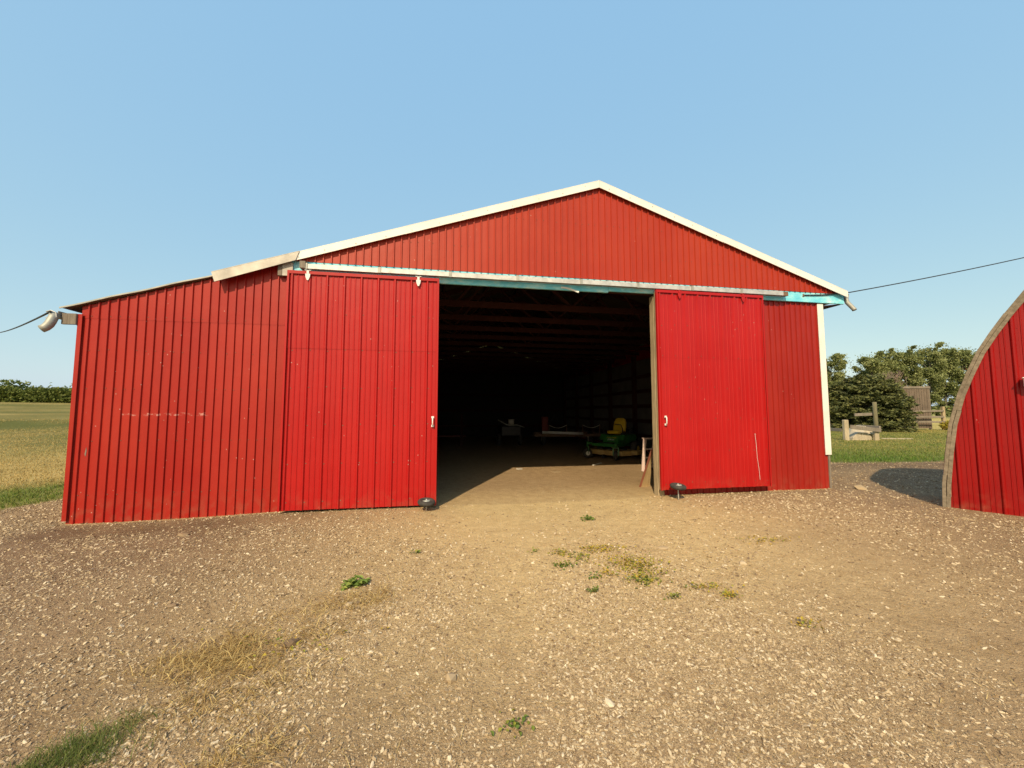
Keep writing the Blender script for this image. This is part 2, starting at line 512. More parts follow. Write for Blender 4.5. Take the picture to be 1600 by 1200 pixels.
def make_ground():
    xs, ys = axis(-9.0, 13.0, 0.09, 2500, 1.12), axis(-6.6, 4.0, 0.08, 2500, 1.12)
    X, Y = np.meshgrid(xs, ys)
    Z = terrain(X, Y)
    V = np.stack([X, Y, Z], -1).reshape(-1, 3)
    nx, ny = len(xs), len(ys)
    i = np.arange(nx * ny).reshape(ny, nx)
    F = np.stack([i[:-1, :-1], i[:-1, 1:], i[1:, 1:], i[1:, :-1]], -1).reshape(-1, 4)
    b = MatB('yard_soil_and_field', 0.95, spec=0.12)
    o = arr_mesh('ground', V, F, b.m, smooth=True)
    x, y = V[:, 0], V[:, 1]
    ins = inside(x, y).astype(float)
    g = grass_mask(x, y) * (1 - ins)
    # trodden pale drive up to the door opening
    pathw = 2.1 + 0.35 * np.clip(-y, 0, 8)
    cx = 1.9 + 0.05 * y
    path = np.exp(-((x - cx) / pathw) ** 2) * sstep(-5.5, -0.8, y) * 0.9 + 0.5 * np.exp(-((x - 2.0) / 4.0) ** 2) * sstep(-7, -4, y)
    path = np.clip(path + 0.25 * fbm(x, y, 1.0, 4, 4), 0, 1)
    path = np.where(ins > 0, 0.24 + 0.4 * sstep(1.6, 0.0, y), path)
    dark = 0.66 + 0.7 * fbm(x, y, 0.8, 4, 5) + 0.35 * ruts(x, y)
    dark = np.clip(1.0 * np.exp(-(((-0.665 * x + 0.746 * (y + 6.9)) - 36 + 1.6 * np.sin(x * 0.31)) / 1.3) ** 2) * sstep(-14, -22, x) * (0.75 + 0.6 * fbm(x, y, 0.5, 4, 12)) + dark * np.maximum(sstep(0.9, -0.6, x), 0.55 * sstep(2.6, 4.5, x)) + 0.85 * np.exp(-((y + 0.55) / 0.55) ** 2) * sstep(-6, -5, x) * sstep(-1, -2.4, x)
                   + 0.9 * sstep(8.6, 9.8, x) * np.exp(-((y - 2.2 + 0.1 * (x - 12)) / 1.2) ** 2), 0, 1)
    ca = o.data.color_attributes.new('zones', 'FLOAT_COLOR', 'POINT')
    arr = np.stack([path, g, dark, np.ones_like(g)], -1).astype(np.float32)
    ca.data.foreach_set('color', arr.ravel())
    # --- material
    z = b.sep(b.attr('zones').outputs['Color'])
    n1, n2, n3 = b.noise(0.9, 5), b.noise(6, 6, 0.65), b.noise(38, 5, 0.7)
    soil = b.ramp(n2, [(0.3, (0.22, 0.143, 0.082)), (0.7, (0.33, 0.224, 0.134))])
    soil = b.mix(b.math('MULTIPLY', z['Blue'], 0.9), soil, b.ramp(n2, [(0.3, (0.115, 0.070, 0.040)), (0.7, (0.18, 0.114, 0.066))]))
    soil = b.mix(b.step(n1, 0.5, 0.75), soil, b.ramp(n3, [(0.3, (0.25, 0.168, 0.10)), (0.7, (0.37, 0.262, 0.160))]))
    sand = b.ramp(n2, [(0.3, (0.52, 0.365, 0.175)), (0.7, (0.68, 0.51, 0.265))])
    soil = b.mix(z['Red'], soil, sand)
    # crushed grit too small to model
    v = b.n.new('ShaderNodeTexVoronoi'); v.inputs['Scale'].default_value = 75
    b.l.new(b.pos(), v.inputs['Vector'])
    grit = b.step(v.outputs['Distance'], 0.46, 0.34)
    gate = b.math('GREATER_THAN', b.sep(v.outputs['Color'])['Red'], 0.5)
    gm = b.math('MULTIPLY', grit, gate)
    gcol = b.ramp(b.sep(v.outputs['Color'])['Green'], [(0.0, (0.24, 0.165, 0.10)), (0.6, (0.43, 0.32, 0.19)), (1.0, (0.60, 0.48, 0.31))])
    soil = b.mix(b.math('MULTIPLY', gm, 0.8), soil, gcol)
    # turf tone under and beyond the blades
    sp = b.n.new('ShaderNodeSeparateXYZ'); b.l.new(b.pos(), sp.inputs[0])
    X_, Y_ = sp.outputs['X'], sp.outputs['Y']
    dist = b.math('ADD', b.math('MULTIPLY', b.math('ABSOLUTE', X_), 0.77), b.math('MULTIPLY', b.math('ADD', Y_, 6.9), 0.64))
    str_ = b.noise(0.16, 6, 0.62, b.mapping((1.0, 1.0, 1.0)))
    str2 = b.noise(1.4, 5, 0.65)
    mixn = b.math('ADD', b.math('MULTIPLY', str_, 0.6), b.math('MULTIPLY', str2, 0.4))
    lawn = b.ramp(mixn, [(0.36, (0.085, 0.125, 0.024)), (0.5, (0.17, 0.18, 0.045)), (0.64, (0.30, 0.25, 0.085))])
    dry = b.ramp(mixn, [(0.33, (0.17, 0.145, 0.042)), (0.43, (0.33, 0.24, 0.082)), (0.57, (0.48, 0.35, 0.13))])
    crop = b.ramp(mixn, [(0.36, (0.34, 0.27, 0.085)), (0.62, (0.50, 0.40, 0.14))])
    left = b.math('LESS_THAN', X_, 0.0)
    fg = b.mix(left, lawn, b.mix(b.step(dist, 12.8, 14.6), lawn, dry))
    fg = b.mix(b.math('MULTIPLY', b.math('SUBTRACT', 1.0, left), b.step(dist, 40, 47)), fg, crop)
    fg = b.mix(b.math('MULTIPLY', left, b.math('MULTIPLY', z['Blue'], b.step(dist, 18, 25))), fg, (0.12, 0.125, 0.035))
    fg = b.mix(b.step(dist, 95, 130), fg, (0.11, 0.12, 0.045))
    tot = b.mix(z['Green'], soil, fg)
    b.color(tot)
    h = b.math('ADD', b.math('MULTIPLY', n3, 0.6), b.math('MULTIPLY', gm, 0.5))
    b.bump(b.math('ADD', h, b.math('MULTIPLY', b.noise(14, 6, 0.75), 1.2)), 0.8, 0.03)
    tag(o, kind='structure')
    return o
make_ground()

# ------------------------------------------------------------------ red barn
RIDGE_X, RIDGE_Z, SL = 2.87, 6.05, 0.338
KX = -3.72
KZ = RIDGE_Z - SL * (RIDGE_X - KX)
def roof_z(x):
    if x < KX:
        return KZ - 0.305 * (KX - x)
    return RIDGE_Z - SL * abs(x - RIDGE_X)
EAVE_R, EAVE_L = 8.47, -5.80
WL, WR, DEPTH = -5.58, 7.90, 18.0
OPEN_L, OPEN_R, LINTEL = -0.32, 4.12, 3.93

barn = thing('red_barn', 'large red metal-clad pole barn with white roof trim, lean-to side and open sliding doors', 'barn', (0, 0, 0))

SIDE_P = [(0.0, 0.0), (0.086, 0.0), (0.094, 0.022), (0.112, 0.022), (0.120, 0.0)]
SIDE_PITCH = 0.1275
DOOR_P = [(0.0, 0.0), (0.018, 0.025), (0.038, 0.025), (0.054, 0.0), (0.104, 0.0), (0.112, 0.007), (0.122, 0.007), (0.130, 0.0),
          (0.184, 0.0), (0.192, 0.007), (0.202, 0.007), (0.210, 0.0)]
SHED_P = [(0.0, 0.0), (0.012, 0.020), (0.022, 0.028), (0.036, 0.028), (0.048, 0.018), (0.060, 0.0), (0.108, 0.0), (0.114, 0.006), (0.122, 0.006), (0.128, 0.0), (0.158, 0.0), (0.164, 0.006), (0.172, 0.006), (0.178, 0.0)]
SHED_PITCH = 0.221
DOOR_PITCH = 0.272

def ribbed(x0, x1, zb, zt, y, prof, pitch, origin, extra=(), wob=0.0):
    """one folded steel sheet facing -y; zb/zt are numbers or functions of x"""
    fb = zb if callable(zb) else (lambda x: zb)
    ft = zt if callable(zt) else (lambda x: zt)
    pts = []
    k = math.floor((x0 - origin) / pitch) - 1
    while origin + k * pitch < x1 + pitch:
        for u, h in prof:
            pts.append((origin + k * pitch + u, h))
        k += 1
    def hat(x):
        for (a, ha), (b, hb) in zip(pts, pts[1:]):
            if a <= x <= b:
                return ha + (hb - ha) * (x - a) / max(b - a, 1e-9)
        return 0.0
    xs = sorted({round(x0, 5), round(x1, 5)} | {round(a, 5) for a, _ in pts if x0 < a < x1} | {round(e, 5) for e in extra if x0 < e < x1})
    mb = MB()
    rows = 5 if wob else 2
    vs, fs = [], []
    n = len(xs)
    for r in range(rows):
        t = r / (rows - 1)
        for x in xs:
            b_, t_ = fb(x), ft(x)
            z = b_ + (t_ - b_) * t
            dy = wob * noise.noise((x * 1.3, z * 0.9, 4.2)) if wob else 0.0
            dx = wob * 0.6 * noise.noise((x * 0.2 + 9, z * 0.8, 1.7)) if wob else 0.0
            vs.append((x + dx, y - hat(x) + dy, z))
    for r in range(rows - 1):
        for i in range(n - 1):
            fs.append((r * n + i, r * n + i + 1, (r + 1) * n + i + 1, (r + 1) * n + i))
    mb.add(vs, fs)
    return mb

def sheets(x0, x1, width, *a, name='siding_sheet', mat=None, parent=barn, y=0.0, step=0.0015, **k):
    """row of separate sheets side by side; every other one laps 1.5 mm proud"""
    out, x, i = [], x0, 0
    while x < x1 - 0.03:
        xe = min(x + width, x1)
        out.append(ribbed(x, xe, a[0], a[1], y - (i % 2) * step, *a[2:], **k).build(name, mat, parent, recalc=False))
        x, i = xe, i + 1
    return out

wob = 0.006
# lean-to front and the wall behind the left door: lower sheets, then upper sheets lapping over them
W7 = SIDE_PITCH * 7
SEAM = 3.06
sheets(WL, -2.62, W7, lambda x: float(terrain(x, -0.02)) - 0.03, SEAM, SIDE_P, SIDE_PITCH, WL, mat=M['siding'], wob=wob)
sheets(WL, -2.62, W7, SEAM - 0.02, lambda x: min(roof_z(x) - 0.03, 4.15), SIDE_P, SIDE_PITCH, WL, mat=M['siding'], y=-0.004, wob=wob * 0.7, extra=(KX,))
sheets(-2.62, OPEN_L, W7, -0.03, 3.96, SIDE_P, SIDE_PITCH, WL, mat=M['siding'], y=-0.001)
# right of the opening
sheets(OPEN_R, WR, W7, lambda x: float(terrain(x, -0.02)) - 0.01, 3.96, SIDE_P, SIDE_PITCH, OPEN_R, mat=M['siding_right'], wob=wob * 0.6)
# gable, proud of the beam
sheets(-2.70, EAVE_R - 0.02, W7, 4.125, lambda x: max(roof_z(x) - 0.06, 4.13), SIDE_P, SIDE_PITCH, -2.70, mat=M['siding_plain'], y=-0.075, extra=(RIDGE_X,), wob=0.003)

def screws(spots, name, parent, r=0.007):
    mb = MB()
    for x, y, z in spots:
        vs = [(x + r * math.cos(a), y - 0.004, z + r * math.sin(a)) for a in [i * math.pi / 3 for i in range(6)]]
        vs += [(x + r * math.cos(a), y, z + r * math.sin(a)) for a in [i * math.pi / 3 for i in range(6)]]
        mb.add(vs, [(0, 1, 2, 3, 4, 5)] + [(i, i + 6, (i + 1) % 6 + 6, (i + 1) % 6) for i in range(6)])
    o = mb.build(name, M['rust'], parent)
    o['kind'] = 'stuff'
    return o
sp = []
for k in range(int((-2.7 - WL) / SIDE_PITCH)):
    for z in (0.35, 1.15, 1.95, 2.55, 3.09):
        if random.random() < 0.55:
            sp.append((WL + k * SIDE_PITCH + 0.135, -0.003 if z < 3 else -0.007, z + random.uniform(-0.012, 0.012)))
for k in range(int(11 / SIDE_PITCH)):
    x = -2.70 + k * SIDE_PITCH + 0.135
    for z in (4.6, 5.2, 5.75):
        if z < roof_z(x) - 0.15 and random.random() < 0.6:
            sp.append((x, -0.08, z + random.uniform(-0.01, 0.01)))
for k in range(int((WR - OPEN_R) / SIDE_PITCH)):
    for z in (0.5, 1.4, 2.3, 3.2):
        if random.random() < 0.4:
            sp.append((OPEN_R + k * SIDE_PITCH + 0.135, -0.003, z))
screws(sp, 'screw', barn, 0.006)
sp = []
for x in np.arange(-3.4, 8.3, 0.46):
    x = float(x) + random.uniform(-0.05, 0.05)
    sp.append((x, -0.149, roof_z(x) - random.uniform(0.03, 0.09)))
screws(sp, 'trim_nail', barn, 0.007)

# side and back walls, roof planes
mb = MB(); mb.box(WL - 0.02, WL + 0.004, 0.03, DEPTH, -0.05, roof_z(WL) - 0.06); mb.build('side_wall', M['siding'], barn)
mb = MB(); mb.box(WR - 0.03, WR, 0.03, DEPTH, -0.05, roof_z(WR) - 0.06); mb.build('side_wall', M['siding_right'], barn)
# grey lining sheets on the inside of the right wall, ribbed
for i in range(12):
    y0 = 0.8 + i * 1.4
    pm = MB()
    n = 14
    for k in range(n):
        yy = y0 + k * 0.1
        pm.add([(WR - 0.045, yy, 0.1), (WR - 0.045, yy + 0.06, 0.1), (WR - 0.07, yy + 0.075, 0.1), (WR - 0.07, yy + 0.09, 0.1), (WR - 0.045, yy + 0.1, 0.1),
                (WR - 0.045, yy, 3.7), (WR - 0.045, yy + 0.06, 3.7), (WR - 0.07, yy + 0.075, 3.7), (WR - 0.07, yy + 0.09, 3.7), (WR - 0.045, yy + 0.1, 3.7)],
               [(0, 5, 6, 1), (1, 6, 7, 2), (2, 7, 8, 3), (3, 8, 9, 4)])
    pm.build('lining_sheet', M['inner_steel'], barn, recalc=False)
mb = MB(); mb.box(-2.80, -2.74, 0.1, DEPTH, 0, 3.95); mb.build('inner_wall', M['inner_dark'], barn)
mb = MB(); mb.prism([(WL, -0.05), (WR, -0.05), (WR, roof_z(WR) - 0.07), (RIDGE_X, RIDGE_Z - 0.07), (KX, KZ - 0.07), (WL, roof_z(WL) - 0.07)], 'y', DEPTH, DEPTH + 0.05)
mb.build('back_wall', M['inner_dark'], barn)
def roof_slab(x0, x1, y0=-0.10, y1=DEPTH + 0.3, t=0.03):
    mb = MB()
    z0, z1 = roof_z(x0), roof_z(x1)
    mb.prism([(x0, z0), (x1, z1), (x1, z1 - t), (x0, z0 - t)], 'y', y0, y1)
    return mb
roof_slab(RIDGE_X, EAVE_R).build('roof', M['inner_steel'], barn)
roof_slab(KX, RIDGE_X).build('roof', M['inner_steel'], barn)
roof_slab(EAVE_L, KX + 0.001, y0=-0.055, t=0.012).build('lean_to_roof', M['rust'], barn)  # dark rust colour paints in the shadow line under the roof edge

# white rake trim in lengths, lapped
def rake(x0, x1, y, drop, t=0.012, lip=0.05, mat='white_trim', slopex=0.0):
    mb = MB()
    z0, z1 = roof_z(x0) + 0.012, roof_z(x1) + 0.012
    mb.prism([(x0, z0), (x1, z1), (x1 - slopex, z1 - drop), (x0 + slopex, z0 - drop)], 'y', y - t, y)
    mb.prism([(x0, z0 + 0.003), (x1, z1 + 0.003), (x1, z1 + 0.012), (x0, z0 + 0.012)], 'y', y - t, y + 0.09)
    return mb.build('rake_trim', M[mat], barn)
rake(RIDGE_X + 0.003, 5.55, -0.135, 0.135)
rake(5.5, 8.47, -0.139, 0.13)
rake(1.95, RIDGE_X - 0.001, -0.135, 0.135)
rake(-0.75, 2.0, -0.139, 0.135)
rake(-2.5, -0.70, -0.135, 0.13)
o = rake(KX - 0.02, -2.45, -0.150, 0.15, mat='bare_trim', slopex=0.05)
# thin bent edge of the lean-to roof
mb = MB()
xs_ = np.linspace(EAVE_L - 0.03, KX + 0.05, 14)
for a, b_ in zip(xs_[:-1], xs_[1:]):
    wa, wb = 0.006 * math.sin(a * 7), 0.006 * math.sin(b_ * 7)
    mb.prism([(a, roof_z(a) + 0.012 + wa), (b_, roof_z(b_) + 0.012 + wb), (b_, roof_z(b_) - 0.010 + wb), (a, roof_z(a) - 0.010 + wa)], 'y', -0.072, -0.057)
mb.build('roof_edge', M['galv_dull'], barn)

# corner trim (stops short at the bottom), bare corner below
MB().box(7.80, 7.945, -0.042, -0.027, 0.70, 3.905).build('corner_trim', M['white_trim'], barn, 0.003)
MB().box(7.93, 7.945, -0.027, 0.10, 0.70, 3.905).build('corner_trim', M['white_trim'], barn)
MB().box(7.885, 7.925, -0.022, 0.028, 0.0, 3.92).build('corner_post', M['grey_wood'], barn)
MB().box(WL - 0.028, WL + 0.03, -0.034, -0.026, -0.03, 3.10).build('corner_flashing', M['siding'], barn)

# blue header beam in two boards, blocks at its left end
MB().box(-2.36, 3.05, -0.070, -0.028, 3.885, 4.165).build('header_beam', M['blue'], barn, 0.004)
MB().box(3.055, 8.455, -0.070, -0.028, 3.915, 4.165).build('header_beam', M['blue'], barn, 0.004)
MB().box(-2.66, -2.365, -0.066, -0.03, 3.87, 4.13).build('header_beam', M['blue'], barn, 0.004)
MB().box(-2.72, -2.56, -0.100, -0.068, 3.86, 4.09).build('white_board_end', M['bare_trim'], barn, 0.003)
MB().box(-2.79, -2.722, -0.098, -0.03, 3.86, 4.06).build('grey_board_end', M['grey_wood'], barn, 0.003)
MB().box(-2.42, -2.33, -0.21, -0.072, 3.97, 4.09).build('track_end_block', M['grey_wood'], barn, 0.004)

# galvanised door track: separate lengths with hanger brackets as their children
tx = [-2.33, -1.16, 0.04, 1.25, 2.46, 3.60, 4.75, 5.85, 6.83]
for i, (a, b_) in enumerate(zip(tx[:-1], tx[1:])):
    z = 3.972 + 0.003 * math.sin(i * 2.1) + 0.002 * i
    mb = MB()
    prof = [(-0.19, z), (-0.19, z + 0.075), (-0.175, z + 0.088), (-0.115, z + 0.088), (-0.10, z + 0.075), (-0.10, z), (-0.125, z), (-0.125, z + 0.006), (-0.108, z + 0.006),
            (-0.108, z + 0.07), (-0.18, z + 0.07), (-0.18, z + 0.006), (-0.165, z + 0.006), (-0.165, z)]
    mb.prism(prof, 'x', a + 0.003, b_ - 0.003)
    tr = mb.build('door_track', M['galv'], barn)
    MB().box(a - 0.022, a + 0.028, -0.199, -0.193, z - 0.008, z + 0.098).box(a - 0.022, a + 0.028, -0.199, -0.076, z + 0.0905, z + 0.098).build('track_bracket', M['galv_dull'], tr)
MB().box(6.835, 6.95, -0.18, -0.11, 3.99, 4.07).build('track_end_block', M['rust'], barn)

# door posts
mb = MB().box(3.99, 4.12, -0.05, 0.10, -0.02, 3.88); mb.build('door_post', M['post_wood'], barn, 0.006)
mb = MB().box(-0.48, -0.33, 0.0, 0.15, -0.02, 3.93); mb.build('door_post', M['post_wood'], barn, 0.006)
MB().box(OPEN_L - 0.2, OPEN_R + 0.2, 0.0, 0.14, 3.935, 4.2).build('lintel', M['inner_wood'], barn)
# peeling strip hanging off the beam
pts = [(2.10 + 0.05 * i, -0.074 - 0.01 * math.sin(i), 3.93 - 0.0015 * i * i) for i in range(8)]
mb = MB()
for a, b_ in zip(pts[:-1], pts[1:]):
    mb.beam(a, b_, 0.012, 0.03)
mb.build('peeling_strip', M['white_trim'], barn)

def sliding_door(x0, x1, z0, z1, handle_x, wheel_x, hang, seam, lab, org, hmat='white'):
    d = bpy.data.objects.new('sliding_door', None)
    col.objects.link(d); d.parent = barn
    d['label'] = lab
    yf, yb = -0.185, -0.115
    # timber frame behind
    f = MB()
    f.box(x0, x0 + 0.09, yf + 0.022, yb, z0, z1 - 0.03).box(x1 - 0.09, x1, yf + 0.022, yb, z0, z1 - 0.03)
    for z in (z0, (z0 + seam) / 2, seam, z1 - 0.12):
        f.box(x0 + 0.09, x1 - 0.09, yf + 0.024, yb - 0.004, z, z + 0.09)
    f.build('door_frame', M['post_wood'], d)
    W = DOOR_PITCH * 3
    sheets(x0 + 0.012, x1 - 0.012, W, z0 + 0.005, seam, DOOR_P, DOOR_PITCH, org, name='door_sheet', mat=M['door_red'], parent=d, y=yf, wob=0.005)
    sheets(x0 + 0.012, x1 - 0.012, W, seam - 0.03, z1 - 0.02, DOOR_P, DOOR_PITCH, org, name='door_sheet', mat=M['door_red'], parent=d, y=yf - 0.004, wob=0.003)
    # folded edge trims
    MB().box(x0 - 0.006, x1 + 0.006, yf - 0.034, yf - 0.028, z1 - 0.048, z1).box(x0 - 0.006, x1 + 0.006, yf - 0.028, yb, z1, z1 + 0.006).build('edge_trim', M['door_red'], d)
    for xa, xb in ((x0 - 0.006, x0 + 0.024), (x1 - 0.024, x1 + 0.006)):
        MB().box(xa, xb, yf - 0.033, yf - 0.027, z0, z1 - 0.049).build('edge_trim', M['door_red'], d)
    xs0 = x0 - 0.006
    MB().box(x0 - 0.0065, x0 - 0.001, yf - 0.027, yf + 0.02, z0, z1 - 0.001).build('edge_trim', M['door_red'], d)
    MB().box(x1 + 0.001, x1 + 0.0065, yf - 0.027, yb, z0, z1 - 0.001).build('edge_trim', M['door_red'], d)
    # hangers
    for hx in hang:
        mb = MB()
        mb.prism([(hx - 0.04, z1 - 0.045), (hx + 0.04, z1 - 0.045), (hx + 0.034, z1 - 0.10), (hx + 0.012, z1 - 0.155), (hx - 0.012, z1 - 0.155), (hx - 0.034, z1 - 0.10)], 'y', yf - 0.046, yf - 0.036)
        mb.box(hx - 0.02, hx + 0.02, yf - 0.046, yf - 0.036, z1 - 0.045, z1 + 0.02)
        mb.box(hx - 0.05, hx + 0.05, yf - 0.046, yf + 0.03, z1 + 0.008, z1 + 0.02)
        mb.build('hanger', M[hmat], d, 0.003)
    # handle
    hz = 1.43
    mb = MB()
    mb.tube([(handle_x, yf - 0.03, hz - 0.07), (handle_x, yf - 0.065, hz - 0.06), (handle_x, yf - 0.07, hz), (handle_x, yf - 0.065, hz + 0.06), (handle_x, yf - 0.03, hz + 0.07)], 0.011, 8)
    mb.box(handle_x - 0.022, handle_x + 0.022, yf - 0.036, yf - 0.028, hz + 0.055, hz + 0.09).box(handle_x - 0.022, handle_x + 0.022, yf - 0.036, yf - 0.028, hz - 0.09, hz - 0.055)
    mb.build('handle', M['white'], d)
    # guide wheel lying flat under the lower edge
    wz, wy = z0 + 0.10, yf - 0.20
    t = MB().torus((wheel_x, wy, wz), (0.06, -0.14, 1), 0.098, 0.046, 24, 12, 0.85).build('tyre', M['rubber'], d)
    MB().tube([(wheel_x + 0.003, wy - 0.006, wz - 0.03), (wheel_x - 0.003, wy + 0.006, wz + 0.03)], 0.066, 14).build('wheel_hub', M['galv_dull'], d)
    MB().tube([(wheel_x, wy, wz + 0.05), (wheel_x, wy - 0.005, float(terrain(wheel_x, wy)) - 0.03)], 0.011, 8).build('axle_bolt', M['galv'], d)
    MB().beam((wheel_x, wy + 0.0, wz - 0.055), (wheel_x, yb, wz - 0.055), 0.05, 0.012).build('wheel_arm', M['rust'], d)
    s = []
    k = 0
    while True:
        x = org + k * DOOR_PITCH + 0.065
        k += 1
        if x > x1 - 0.05: break
        if x < x0 + 0.03: continue
        for z in np.arange(z0 + 0.12, z1 - 0.05, (z1 - z0 - 0.2) / 6):
            s.append((x, yf - (0.001 if z < seam else 0.006), float(z) + random.uniform(-0.015, 0.015)))
    screws(s, 'screw', d, 0.008)
    # a few thin scrape marks down to bare primer
    return d
dl = sliding_door(-2.59, -0.155, 0.03, 3.915, -0.225, -0.30, (-2.28, -0.50), 2.66, 'left sliding door, bright red, with shadowed ribs', -2.55)
dr = sliding_door(3.97, 6.31, 0.135, 3.945, 4.085, 4.19, (4.45, 5.85), 2.66, 'right sliding door, bright red, with a long pale scratch', 4.01, 'door_red')
mb = MB()
pts = [(6.00, 1.17), (6.02, 0.95), (6.03, 0.7), (6.06, 0.45), (6.07, 0.27)]
for (a, za), (b_, zb) in zip(pts[:-1], pts[1:]):
    mb.prism([(a - 0.0025, za), (a + 0.003, za), (b_ + 0.003, zb), (b_ - 0.002, zb)], 'y', -0.1995, -0.198)
mb.build('paint_scratch', M['white'], dr)
mb = MB(); mb.prism([(-5.385, 0.96), (-5.368, 1.06), (-5.362, 1.0), (-5.372, 0.92)], 'y', -0.026, -0.020); mb.build('torn_seam', M['grey_wood'], barn)

# eaves: rafter tails, soffit, gutters and spouts
MB().box(-5.80, WL - 0.03, -0.06, -0.02, 2.93, 3.10).build('rafter_tail', M['grey_wood'], barn, 0.004)
mb = MB(); mb.prism([(-5.80, 3.09), (WL - 0.03, 2.92), (WL - 0.03, 2.90), (-5.80, 3.07)], 'y', 0.0, DEPTH); mb.build('soffit', M['inner_wood'], barn)
mb = MB(); mb.prism([(WR + 0.05, 3.87), (8.42, 3.93), (8.42, 3.91), (WR + 0.05, 3.85)], 'y', -0.02, DEPTH); mb.build('soffit', M['inner_wood'], barn)
def gutter(x, z, y0, y1, s):
    mb = MB()
    prof = [(x, z), (x, z - 0.10), (x + s * 0.09, z - 0.10), (x + s * 0.11, z), (x + s * 0.105, z), (x + s * 0.086, z - 0.094), (x + s * 0.006, z - 0.094), (x + s * 0.006, z)]
    mb.prism(prof, 'y', y0, y1)
    g = mb.build('gutter', M['galv_dull'], barn)
    return g
gl = gutter(-5.81, 3.12, -0.10, DEPTH, -1)
MB().tube([(-5.865, -0.09, 3.07), (-5.865, -0.105, 3.01), (-5.875, -0.12, 2.95), (-5.885, -0.135, 2.90), (-5.91, -0.15, 2.855), (-5.95, -0.165, 2.825)], [0.056, 0.058, 0.06, 0.06, 0.058, 0.058], 12).build('downspout', M['galv_dull'], gl)
MB().tube([(-5.95, -0.115, 3.10), (-5.88, -0.13, 3.12), (-5.82, -0.12, 3.09), (-5.81, -0.12, 3.02), (-5.87, -0.15, 2.99), (-5.94, -0.13, 3.01)], 0.008, 6).build('wire_bracket', M['galv'], gl)
gr = gutter(8.475, 4.14, -0.08, DEPTH, 1)
MB().tube([(8.53, -0.05, 4.06), (8.53, -0.06, 4.0), (8.54, -0.07, 3.95), (8.575, -0.10, 3.88), (8.62, -0.13, 3.80), (8.625, -0.14, 3.77)], 0.042, 10).build('downspout', M['galv_dull'], gr)

# interior frame: trusses, purlins, posts, girts
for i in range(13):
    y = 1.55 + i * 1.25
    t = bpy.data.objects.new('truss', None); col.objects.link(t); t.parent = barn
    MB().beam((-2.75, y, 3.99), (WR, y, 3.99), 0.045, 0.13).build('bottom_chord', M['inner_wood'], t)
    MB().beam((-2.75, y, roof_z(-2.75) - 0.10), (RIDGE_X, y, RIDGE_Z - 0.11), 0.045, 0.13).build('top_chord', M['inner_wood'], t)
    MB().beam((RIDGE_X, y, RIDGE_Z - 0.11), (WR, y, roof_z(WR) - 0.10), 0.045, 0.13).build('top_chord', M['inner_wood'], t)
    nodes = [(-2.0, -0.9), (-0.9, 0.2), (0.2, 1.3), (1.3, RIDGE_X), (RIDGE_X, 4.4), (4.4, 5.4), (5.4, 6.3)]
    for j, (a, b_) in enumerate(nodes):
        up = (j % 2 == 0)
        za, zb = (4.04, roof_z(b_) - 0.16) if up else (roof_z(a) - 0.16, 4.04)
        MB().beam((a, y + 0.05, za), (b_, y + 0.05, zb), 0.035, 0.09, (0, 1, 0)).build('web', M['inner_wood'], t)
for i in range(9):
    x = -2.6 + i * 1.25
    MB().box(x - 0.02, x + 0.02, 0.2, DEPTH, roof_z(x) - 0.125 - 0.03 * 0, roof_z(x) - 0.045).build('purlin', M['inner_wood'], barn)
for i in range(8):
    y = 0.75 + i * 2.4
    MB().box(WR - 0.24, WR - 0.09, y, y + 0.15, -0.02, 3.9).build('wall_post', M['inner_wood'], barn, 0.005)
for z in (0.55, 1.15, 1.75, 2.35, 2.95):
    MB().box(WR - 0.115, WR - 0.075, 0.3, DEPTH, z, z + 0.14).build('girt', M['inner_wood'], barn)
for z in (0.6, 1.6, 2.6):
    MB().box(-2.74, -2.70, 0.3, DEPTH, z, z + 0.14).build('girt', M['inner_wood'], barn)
    MB().box(-2.7, WR - 0.1, DEPTH - 0.05, DEPTH - 0.003, z, z + 0.14).build('girt', M['inner_wood'], barn)

